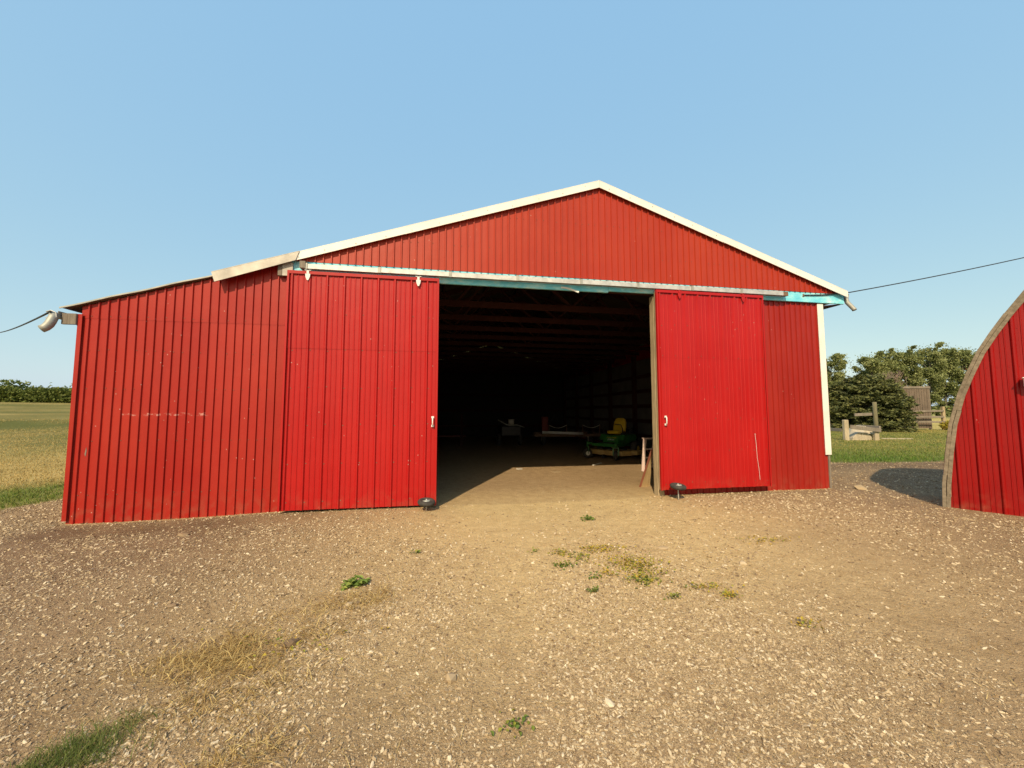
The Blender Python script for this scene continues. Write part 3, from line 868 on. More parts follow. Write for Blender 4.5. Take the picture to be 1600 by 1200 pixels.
# ------------------------------------------------------------------ things inside the barn
def mower():
    t = thing('riding_mower', 'green zero-turn riding mower with yellow seat parked inside the barn doorway', 'mower', (5.85, 5.95, 0), R(216))
    z0 = 0.0
    # local +x is forward, +y is the mower's left
    fr = MB()
    fr.beam((-0.55, 0.28, 0.42), (0.62, 0.28, 0.44), 0.07, 0.09).beam((-0.55, -0.28, 0.42), (0.62, -0.28, 0.44), 0.07, 0.09)
    fr.beam((0.62, -0.52, 0.46), (0.62, 0.52, 0.46), 0.08, 0.09)
    fr.build('frame', M['green'], t, 0.008)
    for s in (-1, 1):
        MB().tube([(0.55, s * 0.46, 0.46), (0.74, s * 0.52, 0.50), (0.86, s * 0.54, 0.50)], 0.04, 8).build('caster_arm', M['green'], t)
        w = bpy.data.objects.new('front_wheel', None); col.objects.link(w); w.parent = t
        w.location = (0.86, s * 0.54, 0.165); w.rotation_euler = (0, 0, R(20 if s > 0 else -38))
        MB().torus((0, 0, 0), (0, 1, 0), 0.105, 0.06, 22, 10, 0.95).build('tyre', M['rubber'], w)
        MB().tube([(0, -0.05, 0), (0, 0.05, 0)], 0.075, 14).build('rim', M['rim_white'], w)
        fk = MB()
        fk.beam((0, -0.085, -0.01), (-0.01, -0.085, 0.24), 0.035, 0.012, (1, 0, 0)).beam((0, 0.085, -0.01), (-0.01, 0.085, 0.24), 0.035, 0.012, (1, 0, 0))
        fk.box(-0.03, 0.03, -0.092, 0.092, 0.235, 0.255).tube([(0, 0, 0.25), (0, 0, 0.40)], 0.03, 8)
        fk.build('fork', M['green'], w)
    for s in (-1, 1):
        w = bpy.data.objects.new('rear_wheel', None); col.objects.link(w); w.parent = t
        w.location = (-0.62, s * 0.50, 0.29)
        MB().torus((0, 0, 0), (0, 1, 0), 0.185, 0.105, 26, 10, 1.15).build('tyre', M['rubber'], w)
        MB().tube([(0, -0.08, 0), (0, 0.08, 0)], 0.14, 14).build('rim', M['yellow'], w)
    # front floor pan and body panel
    mb = MB()
    mb.prism([(0.60, 0.44), (0.62, 0.52), (0.30, 0.50), (0.12, 0.76), (-0.10, 0.78), (-0.10, 0.46)], 'y', -0.30, 0.30)
    mb.build('body_panel', M['green'], t, 0.015)
    for s in (-1, 1):
        mb = MB(); mb.prism([(0.10, 0.80), (-0.70, 0.80), (-0.82, 0.66), (-0.70, 0.56), (-0.10, 0.50), (0.22, 0.62)], 'y', s * 0.30, s * 0.47)
        mb.build('fender', M['green'], t, 0.02)
    mb = MB(); mb.box(0.28, 0.60, -0.26, 0.26, 0.522, 0.535); mb.build('foot_mat', M['black'], t)
    # engine
    MB().box(-1.0, -0.55, -0.27, 0.27, 0.46, 0.86).build('engine', M['black'], t, 0.03)
    MB().tube([(-0.78, 0, 0.86), (-0.78, 0, 0.97)], 0.19, 16).build('engine_shroud', M['black'], t)
    # seat: cushion and rounded backrest
    seat = bpy.data.objects.new('seat', None); col.objects.link(seat); seat.parent = t; seat.location = (-0.20, 0, 0.0)
    def pad(name, loft, mat):
        mb = MB(); n = 16; vs = []; fs = []
        for (c, hw, hh, ax_u, ax_v) in loft:
            for k in range(n):
                a = 2 * math.pi * k / n
                cu, sv = math.cos(a), math.sin(a)
                e = 0.45
                u = math.copysign(abs(cu) ** e, cu) * hw; v = math.copysign(abs(sv) ** e, sv) * hh
                vs.append(Vector(c) + Vector(ax_u) * u + Vector(ax_v) * v)
        m_ = len(loft)
        for i in range(m_ - 1):
            for k in range(n):
                fs.append((i * n + k, i * n + (k + 1) % n, (i + 1) * n + (k + 1) % n, (i + 1) * n + k))
        fs.append(tuple(reversed(range(n)))); fs.append(tuple((m_ - 1) * n + k for k in range(n)))
        mb.add(vs, fs, True)
        return mb.build(name, mat, seat)
    Yv, Zv = (0, 1, 0), (0, 0, 1)
    pad('cushion', [((0.30, 0, 0.86), 0.19, 0.035, Yv, Zv), ((0.26, 0, 0.87), 0.235, 0.06, Yv, Zv), ((0.0, 0, 0.86), 0.25, 0.062, Yv, Zv), ((-0.22, 0, 0.86), 0.24, 0.07, Yv, Zv)], M['yellow'])
    bx = (0.97, 0, 0.2)
    pad('backrest', [((-0.19, 0, 0.86), 0.235, 0.06, Yv, bx), ((-0.23, 0, 1.05), 0.245, 0.065, Yv, bx), ((-0.27, 0, 1.22), 0.225, 0.06, Yv, bx), ((-0.295, 0, 1.32), 0.18, 0.05, Yv, bx), ((-0.30, 0, 1.36), 0.11, 0.03, Yv, bx)], M['yellow'])
    for s in (-1, 1):
        MB().tube([(0.02, s * 0.36, 0.72), (0.08, s * 0.38, 1.0), (0.16, s * 0.36, 1.14), (0.20, s * 0.15, 1.16)], 0.016, 8).build('steering_lever', M['black'], t)
        MB().tube([(-0.48, s * 0.34, 0.60), (-0.55, s * 0.34, 0.95), (-0.62, s * 0.34, 1.0)], 0.025, 8).build('roll_bar_stub', M['black'], t)
        MB().box(-0.42, 0.06, s * 0.335 - 0.05, s * 0.335 + 0.05, 0.80, 0.86).build('console', M['black'], t, 0.012)
    # mowing deck
    mb = MB()
    prof = [(0.62, -0.55), (0.70, -0.25), (0.66, 0.0), (0.72, 0.28), (0.62, 0.62), (0.30, 0.80), (-0.05, 0.80), (-0.22, 0.5), (-0.20, -0.5), (-0.05, -0.75), (0.35, -0.75)]
    mb.prism(prof, 'z', 0.13, 0.29)
    mb.build('mower_deck', M['deck'], t, 0.02)
    for (x, y) in ((0.2, -0.45), (0.35, 0.02), (0.2, 0.48)):
        MB().tube([(x, y, 0.29), (x, y, 0.34)], 0.10, 14).build('deck_pulley', M['black'], t)
    for y in (-0.45, 0.0, 0.5):
        MB().tube([(0.74, y - 0.03, 0.09), (0.74, y + 0.03, 0.09)], 0.06, 10).build('deck_roller', M['black'], t)
    mb = MB(); mb.prism([(0.32, 0.30), (0.34, 0.17), (-0.16, 0.17), (-0.14, 0.30)], 'y', 0.805, 1.02); mb.build('discharge_chute', M['deck'], t, 0.01)
    # maker's lettering on the front panel
    def letter(txt, size, loc, rot, mat):
        c = bpy.data.curves.new('lettering', 'FONT'); c.body = txt; c.size = size; c.align_x = 'CENTER'; c.extrude = 0.001
        o = bpy.data.objects.new('lettering', c); col.objects.link(o)
        dg = bpy.context.evaluated_depsgraph_get()
        me = bpy.data.meshes.new_from_object(o.evaluated_get(dg)); bpy.data.objects.remove(o)
        me.materials.clear(); me.materials.append(mat)
        m_ = bpy.data.objects.new('lettering', me); col.objects.link(m_); m_.parent = t
        m_.location = loc; m_.rotation_euler = rot
    ang = math.atan2(0.26, 0.18)
    letter('JOHN DEERE', 0.065, (0.178, 0, 0.675), (ang, 0, R(90)), M['yellow_text'])
    letter('ZTRAK', 0.085, (0.232, 0, 0.60), (ang, 0, R(90)), M['white_text'])
mower()

# step ladder folded and leaning on the inside of the right door post
def ladder():
    t = thing('step_ladder', 'short pale step ladder leaning inside the right door post', 'ladder', (5.20, 2.76, 0))
    for x0, x1 in ((0.0, 0.26), (0.40, 0.60)):
        MB().beam((x0, 0.0, 0.0), (x1, 0.34, 0.84), 0.035, 0.085, (1, 0, 0)).build('side_rail', M['ladder'], t)
    for k in (0.16, 0.42, 0.68):
        a = Vector((0.0, 0.0, 0)).lerp(Vector((0.26, 0.34, 0.84)), k)
        b_ = Vector((0.40, 0.0, 0)).lerp(Vector((0.60, 0.34, 0.84)), k)
        MB().box(a.x + 0.02, b_.x - 0.02, a.y - 0.05, a.y + 0.05, a.z - 0.014, a.z + 0.014).build('tread', M['ladder'], t)
    MB().box(0.22, 0.64, 0.25, 0.43, 0.84, 0.87).build('top_cap', M['ladder'], t)
    for x0 in (0.29, 0.57):
        MB().beam((x0, 0.40, 0.82), (x0, 0.56, 0.0), 0.03, 0.05, (1, 0, 0)).build('rear_leg', M['ladder'], t)
ladder()
def plywood():
    t = thing('plywood_board', 'tan plywood offcut with red edge leaning on the right door post', 'board', (4.02, 0.55, 0))
    mb = MB()
    p = [(0.06, 0.26, 0.0), (0.30, 0.30, 0.0), (0.33, 0.18, 0.78), (0.30, 0.16, 0.80)]
    q = [(x + 0.004, y + 0.02, z) for x, y, z in p]
    mb.add(p + q, [(0, 1, 2, 3), (7, 6, 5, 4), (1, 5, 6, 2), (2, 6, 7, 3), (0, 4, 5, 1)])
    mb.build('panel', M['ply'], t)
    MB().beam((0.056, 0.265, 0.0), (0.296, 0.165, 0.80), 0.03, 0.024, (0, 1, 0)).build('edge_strip', M['ply_edge'], t)
plywood()
o = MB().beam((4.30, 4.02, 0.02), (4.72, 4.42, 0.022), 0.05, 0.03).build('wood_scrap', M['dim_white'], None, 0.003); tag(o, 'pale stick of scrap wood at the shade line in front of the mower', 'stick')
o = MB().prism([(1.93, 3.72), (2.06, 3.75), (2.10, 3.67), (1.99, 3.62)], 'z', 0.002, 0.03).build('wood_chip', M['dim_white']); tag(o, 'flat pale chip at the left corner of the sunlit barn floor', 'wood chip')
o = MB().prism([(2.75, 3.05), (2.95, 3.10), (3.0, 3.04), (2.85, 3.0)], 'z', 0.0, 0.012).build('paper_scrap', M['post_wood']); tag(o, 'flattened tan scrap lying in the sunlit patch of barn floor', 'scrap')

def implement():
    t = thing('farm_implement', 'dark farm implement with a long white tube beyond the mower', 'farm implement', (5.2, 10.2, 0))
    MB().tube([(-0.90, -0.1, 0.66), (0.97, -0.25, 0.60)], 0.062, 12).build('white_tube', M['white'], t)
    mb = MB()
    mb.beam((-1.2, 0.15, 0.52), (2.0, 0.05, 0.50), 0.12, 0.12).beam((-1.0, 1.1, 0.55), (2.0, 1.0, 0.55), 0.12, 0.12)
    for x in (-1.0, 0.4, 1.9):
        mb.beam((x, 0.1, 0.52), (x, 1.1, 0.55), 0.10, 0.10)
    mb.build('frame', M['rust'], t)
    for x in (-0.15, 1.45):
        MB().tube([(x - 0.42 + 0.07 * i, -0.05, 0.98 - 0.13 * math.sin(math.pi * i / 12)) for i in range(13)], 0.014, 6).build('spring_arc', M['dim_white'], t)
        MB().beam((x - 0.4, 0.0, 0.5), (x - 0.42, -0.05, 0.98), 0.03, 0.03).beam((x + 0.4, 0.0, 0.5), (x + 0.42, -0.05, 0.98), 0.03, 0.03).build('upright', M['rust'], t)
    MB().box(-0.75, -0.45, 0.5, 0.8, 0.58, 1.35).build('drive_box', M['red_machine'], t, 0.03)
    MB().tube([(-0.55, 0.3, 1.0), (-0.25, 0.1, 1.45), (-0.1, 0.1, 1.15)], 0.025, 6).build('hose', M['black'], t)
    for x in (-0.7, 1.6):
        w = bpy.data.objects.new('wheel', None); col.objects.link(w); w.parent = t; w.location = (x, 0.6, 0.32)
        MB().torus((0, 0, 0), (1, 0, 0), 0.23, 0.09, 22, 10).build('tyre', M['rubber'], w)
        MB().tube([(-0.06, 0, 0), (0.06, 0, 0)], 0.15, 12).build('rim', M['rim_white'], w)
implement()
def quad():
    t = thing('farm_cart', 'small dark cart with bent grey handles deep in the barn', 'cart', (2.95, 11.0, 0))
    MB().tube([(-0.62, -0.5, 1.22), (-0.40, -0.5, 1.10), (-0.22, -0.5, 1.00), (0.0, -0.5, 0.98), (0.22, -0.5, 0.99), (0.42, -0.5, 0.94), (0.62, -0.5, 0.86)], 0.022, 8).build('handle_bar', M['galv_dull'], t)
    MB().box(-0.45, 0.45, -0.45, 0.8, 0.5, 0.93).build('cart_box', M['black'], t, 0.03)
    for x in (-0.5, 0.5):
        w = bpy.data.objects.new('wheel', None); col.objects.link(w); w.parent = t; w.location = (x, 0.1, 0.28)
        MB().torus((0, 0, 0), (1, 0, 0), 0.2, 0.08, 20, 10).build('tyre', M['rubber'], w)
        MB().tube([(-0.05, 0, 0), (0.05, 0, 0)], 0.13, 12).build('rim', M['galv_dull'], w)
    b_ = thing('white_pail', 'pale pail standing on the dark cart deep in the barn', 'pail', (2.98, 10.75, 0.93))
    MB().tube([(0, 0, 0.002), (0, 0, 0.30)], [0.125, 0.145], 16).build('pail_body', M['dim_white'], b_)
    MB().torus((0, 0, 0.30), (0, 0, 1), 0.148, 0.010, 20, 6).build('rim', M['dim_white'], b_)
quad()
def lumber():
    rr = random.Random(3)
    lr = thing('lumber_rack', 'dark timber rack by the left wall inside the barn', 'rack', (0.0, 11.6, 0))
    for x in (-0.9, 0.72):
        for y in (-0.45, 0.45):
            MB().box(x - 0.04, x + 0.04, y - 0.04, y + 0.04, 0, 1.5).build('upright', M['inner_wood'], lr)
        for z in (0.4, 0.85):
            MB().beam((x, -0.45, z), (x, 0.45, z), 0.05, 0.08).build('cross_bar', M['inner_wood'], lr)
    n = 0
    tints = [('brownish', 'inner_wood'), ('dull red', 'red_machine'), ('grey', 'plank_wood')]
    for lv, z in enumerate((0.44, 0.89)):
        for k in range(4):
            lab = ['front', 'second', 'third', 'rearmost'][k] + ' long plank on the ' + ['lower', 'upper'][lv] + ' level of the dark timber rack'
            mt = M[['red_machine', 'inner_wood'][(k + lv) % 2]]
            o = MB().box(-1.35, 0.92 - 0.04 * k, -0.40 + k * 0.2, -0.24 + k * 0.2, z + 0.001, z + 0.045).build('plank', mt, None, 0.003)
            o.location = (0.0, 11.6, 0)
            tag(o, lab, 'plank', 'planks lying on the timber rack')
lumber()

# ------------------------------------------------------------------ arched shed on the right
BX = Vector((8.272, -1.61, 0.0))
ang = R(149)
DV = Vector((math.sin(ang), math.cos(ang), 0))            # along the front, towards the viewer's right
NV = Vector((-DV.y, DV.x, 0))                             # into the shed
if NV.dot(Vector((0.9, 0.43, 0))) < 0: NV = -NV
prof_pts = [(0, -0.1), (0.0, 0.0), (0.015, 0.37), (0.070, 0.888), (0.141, 1.396), (0.259, 1.878), (0.363, 2.19), (0.503, 2.56), (0.655, 2.86), (0.815, 3.145), (1.03, 3.487)]
def shed_profile():
    p = list(prof_pts)
    a0, Rr = R(33), 4.1
    t0, z0 = p[-1]
    for i in range(1, 17):
        a = a0 + (R(90) - a0) * i / 16
        p.append((t0 + Rr * (math.cos(a0) - math.cos(a)), z0 + Rr * (math.sin(a) - math.sin(a0))))
    tm = p[-1][0]
    q = [(2 * tm - t, z) for t, z in reversed(p[:-1])]
    return p + q, tm
SP, TM = shed_profile()
shed = thing('arched_shed', 'red metal-fronted arched shed with weathered wooden rim at right edge', 'shed', BX, 0)
shed.rotation_euler = Matrix((( DV.x, NV.x, 0), (DV.y, NV.y, 0), (0, 0, 1))).to_euler()
# local x = along the front, y = into the shed
def shed_top(t):
    for (a, za), (b_, zb) in zip(SP[:-1], SP[1:]):
        if a <= t <= b_ and b_ > a:
            return za + (zb - za) * (t - a) / (b_ - a)
    return 0.0
extra = [t for t, z in SP]
x = 0.05
k = 0
while x < 2 * TM - 0.06:
    xe = min(x + SHED_PITCH * 4, 2 * TM - 0.05)
    ribbed(x, xe, -0.05, lambda t: max(shed_top(t) - 0.02, 0.0), -0.002 - 0.0015 * (k % 2), SHED_P, SHED_PITCH, 0.185, extra=extra, wob=0.0).build('front_sheet', M['shed_red'], shed, recalc=False)
    x = xe; k += 1
# laminated wooden rim in short boards
def arc_points(step):
    out = [Vector((SP[0][0], 0, SP[0][1]))]
    for (a, za), (b_, zb) in zip(SP[:-1], SP[1:]):
        n = max(1, int(math.hypot(b_ - a, zb - za) / step))
        for i in range(1, n + 1):
            out.append(Vector((a + (b_ - a) * i / n, 0, za + (zb - za) * i / n)))
    return out
AP = arc_points(0.17)
rr = random.Random(11)
seg = 4
for layer, (off, wd) in enumerate(((0.0, 0.045), (0.046, 0.05))):
    i = 0 if layer == 0 else -2
    while i < len(AP) - 1:
        a, b_ = max(i, 0), min(i + seg, len(AP) - 1)
        i += seg
        if b_ <= a: continue
        poly_o, poly_i = [], []
        jit = rr.uniform(-0.006, 0.006)
        for j in range(a, b_ + 1):
            p0, p1 = AP[max(j - 1, 0)], AP[min(j + 1, len(AP) - 1)]
            d = (p1 - p0).normalized()
            nin = Vector((d.z, 0, -d.x))
            if nin.dot(Vector((TM, 0, 1.0)) - AP[j]) < 0: nin = -nin
            poly_o.append(AP[j] + nin * (off + jit)); poly_i.append(AP[j] + nin * (off + wd + jit))
        mb = MB()
        n = len(poly_o)
        y0, y1 = -0.055 - 0.008 * (1 - layer) + rr.uniform(-0.004, 0.004), 0.05
        vs = []
        for q in range(n):
            vs += [(poly_o[q].x, y0, poly_o[q].z), (poly_i[q].x, y0, poly_i[q].z), (poly_i[q].x, y1, poly_i[q].z), (poly_o[q].x, y1, poly_o[q].z)]
        fs = [(0, 1, 2, 3), tuple((n - 1) * 4 + z for z in (3, 2, 1, 0))]
        for q in range(n - 1):
            for e in range(4):
                fs.append((q * 4 + e, q * 4 + (e + 1) % 4, (q + 1) * 4 + (e + 1) % 4, (q + 1) * 4 + e))
        mb.add(vs, fs)
        mb.build('rim_board', M['arch_wood'], shed, 0.003)
# arched roof skin
SHED_L = 1.2  # unseen depth, cut short to limit the shadow the shed casts
mb = MB()
n = len(AP)
vs = [(p.x, 0.05, p.z) for p in AP] + [(p.x, SHED_L, p.z) for p in AP]
mb.add(vs, [(i, i + 1, n + i + 1, n + i) for i in range(n - 1)], True)
o = mb.build('roof', M['galv'], shed)
md = o.modifiers.new('thick', 'SOLIDIFY'); md.thickness = 0.02
mb = MB(); mb.add([(p.x, SHED_L, p.z) for p in AP], [tuple(range(n))]); mb.build('back_wall', M['shed_red'], shed)
sp = []
for kk in range(38):
    x = 0.185 + kk * SHED_PITCH + 0.075
    for z in (0.45, 1.05, 1.65, 2.3, 2.9, 3.5):
        if x < 2 * TM - 0.1 and z < shed_top(x) - 0.15:
            sp.append((x, -0.003, z)); sp.append((x - 0.1, -0.003, z))
screws(sp, 'screw', shed, 0.006).data.materials[0] = M['shed_red']
# white box at the frame edge
mb = MB().box(0.935, 1.22, -0.15, -0.030, 1.98, 2.10); mb.build('wall_box', M['white'], shed, 0.008)
mb = MB().box(0.922, 1.235, -0.165, -0.030, 2.102, 2.118); mb.build('box_hood', M['white'], shed, 0.004)

# ------------------------------------------------------------------ cables
def sagged(p, q, sag, n=24):
    p, q = Vector(p), Vector(q)
    return [p.lerp(q, i / n) - Vector((0, 0, sag * 4 * (i / n) * (1 - i / n))) for i in range(n + 1)]
o = MB().tube(sagged((-5.86, -0.16, 3.09), (-26.0, 19.5, 6.2), 0.22, 30), 0.014, 6).build('overhead_cable', M['cable'])
tag(o, 'black cable running left from the lean-to eave', 'cable', 'cables strung from the barn eaves')
pts = [Vector((7.42, -0.085, 4.055)), Vector((7.9, -0.09, 4.085)), Vector((8.5, -0.10, 4.16))] + sagged((8.54, -0.10, 4.165), (24.0, -0.9, 8.2), 0.25, 24)
o = MB().tube(pts, 0.012, 6).build('overhead_cable', M['cable'])
tag(o, 'black cable rising right from a hook on the blue beam', 'cable', 'cables strung from the barn eaves')
MB().tube([(7.42, -0.06, 4.02), (7.42, -0.09, 4.05), (7.42, -0.085, 4.08)], 0.014, 6).build('cable_hook', M['rust'], barn)

# ------------------------------------------------------------------ trees and hedge
def tri_cloud(centers, size, flat=0.0, seed=0, elong=1.6):
    """one small pointed leaf blade (two tris) per centre, random orientation"""
    r = np.random.default_rng(seed)
    n = len(centers)
    a = r.normal(size=(n, 3)); a[:, 2] *= (1 - flat); a /= np.linalg.norm(a, axis=1, keepdims=True) + 1e-9
    b_ = r.normal(size=(n, 3)); b_ -= a * (a * b_).sum(1, keepdims=True); b_ /= np.linalg.norm(b_, axis=1, keepdims=True) + 1e-9
    s = (size * r.uniform(0.6, 1.3, n))[:, None]
    v = np.stack([centers - a * s * elong / 2, centers + b_ * s / 2, centers + a * s * elong / 2, centers - b_ * s / 2], 1).reshape(-1, 3)
    f = np.arange(n * 4).reshape(n, 4)
    return v, f

def poplar(i, base, h, w, label, seed, dens=1.0):
    r = np.random.default_rng(seed)
    t = thing('poplar_tree', label, 'tree', base, 0, 'poplars of the shelterbelt behind the fence')
    lean = r.normal(0, 0.03, 2)
    tr = MB()
    tr.tube([(0, 0, -0.3), (lean[0] * h * 0.3, lean[1] * h * 0.3, h * 0.3), (lean[0] * h * 0.7, lean[1] * h * 0.7, h * 0.62), (lean[0] * h, lean[1] * h, h * 0.93)], [h * 0.017, h * 0.013, h * 0.008, 0.03], 7)
    trunk = tr.build('trunk', M['bark'], t)
    # limbs that carry separate leaf clumps, so sky shows between them
    br = MB()
    clumps = []
    nl = int(24 * dens)
    for k in range(nl):
        z0 = h * (0.07 + 0.81 * (k + r.uniform(0, 0.8)) / nl)
        az = k * 2.4 + r.uniform(-0.5, 0.5)
        env = w * (0.55 + 0.6 * math.sin(math.pi * min(1, max(0, (z0 / h + 0.02) / 1.05)) ** 0.8))
        L = env * r.uniform(0.5, 1.05)
        p0 = np.array([lean[0] * z0, lean[1] * z0, z0]); p1 = p0 + np.array([math.cos(az) * L, math.sin(az) * L, L * r.uniform(0.8, 1.5)])
        br.tube([p0, p0 * 0.5 + p1 * 0.5 + np.array([0, 0, 0.12 * L]), p1], [h * 0.006, h * 0.004, 0.02], 5)
        for u in (0.55, 0.85, 1.0):
            clumps.append((p0 + (p1 - p0) * u, env * r.uniform(0.16, 0.32)))
    for k in range(3):
        clumps.append((np.array([lean[0] * h, lean[1] * h, h * (0.84 + 0.055 * k)]) + r.normal(0, 0.25, 3), w * r.uniform(0.16, 0.30)))
    br.build('limbs', M['bark'], t)
    cs, ts = [], []
    for c, rad in clumps:
        n = int(90 + 290 * dens * (rad / (0.37 * w)) ** 2)
        d = r.normal(size=(n, 3)); d /= np.linalg.norm(d, axis=1, keepdims=True)
        p = c + d * (rad * r.uniform(0.25, 1.0, n) ** 0.6)[:, None] * np.array([1, 1, 0.85])
        cs.append(p)
        ts.append(np.clip(r.normal(0.5, 0.2) + r.normal(0, 0.16, n), 0, 1))
    q = np.concatenate(cs); pick = r.integers(0, len(q), int(len(q) * 0.22))
    cs.append(q[pick] + r.normal(0, 0.55, (len(pick), 3))); ts.append(np.clip(r.normal(0.5, 0.25, len(pick)), 0, 1))
    C = np.concatenate(cs); T = np.concatenate(ts)
    keep = C[:, 2] < h * 1.04
    C, T = C[keep], T[keep]
    v, f = tri_cloud(C, 0.24, seed=seed + 1)
    arr_mesh('crown', v, f, M['poplar'], np.repeat(T, 4), parent=t)

# right shelterbelt: (pixel-free) positions along a line of trees some 95-125 m away
row = [
    (89.0, 75.2, 13.2, 2.6, 'leftmost poplar, half hidden behind the barn corner trim'),
    (93.5, 73.6, 14.6, 2.6, 'rounded poplar just right of the barn corner trim'),
    (99.6, 76.5, 10.2, 2.0, 'short poplar in the dip left of the spruce top'),
    (104.0, 71.6, 15.2, 2.5, 'poplar standing behind the bare twigs on the spruce'),
    (107.8, 71.9, 16.0, 2.5, 'poplar above the left end of the windbreak panel'),
    (112.3, 70.2, 16.6, 2.7, 'poplar directly behind the plank windbreak panel'),
    (117.2, 69.2, 17.2, 2.8, 'tallest poplar, just right of the windbreak panel'),
    (122.0, 69.0, 17.0, 2.8, 'poplar in the gap between windbreak and arched shed'),
    (126.5, 67.8, 16.8, 2.8, 'poplar right up against the rim of the arched shed'),
    (131.5, 67.2, 16.6, 2.8, 'poplar partly hidden by the rim of the arched shed'),
]
for i, (x, y, h, w, lab) in enumerate(row):
    z = float(terrain(x, y))
    poplar(i, (x, y, z), h, w * 1.12, lab, 100 + i * 7, 1.0 if i != 2 else 0.7)
# low brush under the poplars and across the far field edge
def brush(name, pts_fn, n, size, hfun, mat, label, seed, cat):
    r = np.random.default_rng(seed)
    P = pts_fn(r, n)
    base = terrain(P[:, 0], P[:, 1])
    hh = hfun(P, r)
    zz = base - 0.25 + (hh + 0.25) * r.uniform(0.0, 1.0, n) ** 0.75
    C = np.stack([P[:, 0], P[:, 1], zz], -1)
    T = np.clip(0.45 + 0.35 * fbm(P[:, 0], P[:, 1], 0.9, 3, 2) + r.normal(0, 0.15, n), 0, 1)
    v, f = tri_cloud(C, size, seed=seed, elong=2.2)
    o = arr_mesh(name, v, f, mat, np.repeat(T, 4))
    tag(o, label, cat, kind='stuff')
def pr(r, n):
    u = r.uniform(0, 1, n); w_ = r.normal(0, 1.4, n)
    return np.stack([86 + 62 * u + 0.1 * w_, 79 - 15 * u + w_], -1)
brush('undergrowth', pr, 16000, 0.45, lambda P, r: 2.2 + 1.2 * np.abs(fbm(P[:, 0], P[:, 1], 0.5, 3, 8)), M['poplar'], 'dark undergrowth below the poplar row', 5, 'undergrowth')
def pl(r, n):
    u = r.uniform(0, 1, n); w_ = r.uniform(-1.0, 3.5, n)
    return np.stack([-74 + 44 * u - 0.6 * w_, 45 + 17.5 * u + 0.8 * w_], -1)
def hl(P, r):
    u = (P[:, 0] + 74) / 44
    ph = fbm(P[:, 0] * 1.0, P[:, 1] * 0.3, 1.6, 4, 6)
    spikes = np.where(ph > 0.42, 0.8, 0.0)
    return np.clip(2.0 + 0.55 * ph + 0.45 * fbm(P[:, 0], P[:, 1] * 0.4, 5.5, 2, 3) + 0.9 * spikes - 0.2 * u, 0.9, 3.5)
brush('willow_thicket', pl, 60000, 0.17, hl, M['willow'], 'dense green willow thicket along the top of the left field', 6, 'thicket')

def spruce():
    r = np.random.default_rng(21)
    base = (35.7, 20.6, float(terrain(35.7, 20.6)))
    t = thing('spruce_tree', 'broad dark low spruce with bare twigs on its crown behind the rail posts', 'tree', base)
    MB().tube([(0, 0, -0.2), (0.1, 0, 2.0), (0.1, 0.1, 4.2)], [0.20, 0.13, 0.04], 8).build('trunk', M['bark'], t)
    br = MB(); cs, ts = [], []
    hw, H = 4.25, 4.7
    for k in range(560):
        az = r.uniform(0, 2 * math.pi)
        z = H * r.uniform(0.02, 0.98)
        q = z / H
        env = hw * (max(0.0, 1 - q ** 3.4)) ** 0.55 * (0.80 + 0.2 * math.sin(az * 3 + 1)) * (0.86 + 0.14 * min(1, q / 0.15))
        L = env * r.uniform(0.72, 1.06)
        p0 = np.array([0.1, 0, z * 0.9 + 0.05]); p1 = np.array([math.cos(az) * L, math.sin(az) * L, z - 0.10 * L + 0.25])
        if k % 4 == 0:
            br.tube([p0, (p0 + p1) / 2 + np.array([0, 0, 0.1]), p1], [0.035, 0.02, 0.008], 4)
        n = int(46 + 10 * L)
        u = r.uniform(0.45, 1.02, n)
        side = np.array([-math.sin(az), math.cos(az), 0])
        off = r.normal(0, 1, n) * (0.30 * (1.1 - u) + 0.12)
        p = p0 + (p1 - p0) * u[:, None] + side * off[:, None] + np.array([0, 0, 1]) * (r.normal(0, 0.06, n) - 0.25 * np.abs(off))[:, None]
        p[:, 2] = np.maximum(p[:, 2], 0.06)
        cs.append(p); ts.append(np.clip(r.normal(0.42, 0.2) + 0.3 * (u - 0.7) + r.normal(0, 0.12, n), 0, 1))
    br.build('limbs', M['bark'], t)
    v, f = tri_cloud(np.concatenate(cs), 0.105, flat=0.55, seed=3, elong=2.6)
    arr_mesh('crown', v, f, M['spruce'], np.repeat(np.concatenate(ts), 4), parent=t)
    tw = MB()
    for k in range(60):
        az = r.uniform(-0.9, 0.9); L = r.uniform(0.5, 1.3)
        p = Vector((0.9 + r.uniform(-0.8, 1.2), -0.6 + r.uniform(-0.8, 0.4), 3.6 + r.uniform(0, 0.6)))
        q = p + Vector((math.cos(az) * L * 0.6, math.sin(az) * L * 0.4, L * 0.75))
        tw.tube([p, (p + q) / 2 + Vector((0.06, 0, 0.05)), q], [0.022, 0.015, 0.006], 4)
        for m_ in range(2):
            s = p.lerp(q, r.uniform(0.4, 0.9))
            tw.tube([s, s + Vector((r.normal(0, 0.2), r.normal(0, 0.2), 0.25))], [0.012, 0.005], 3)
    tw.build('bare_twigs', M['twig'], t)
spruce()

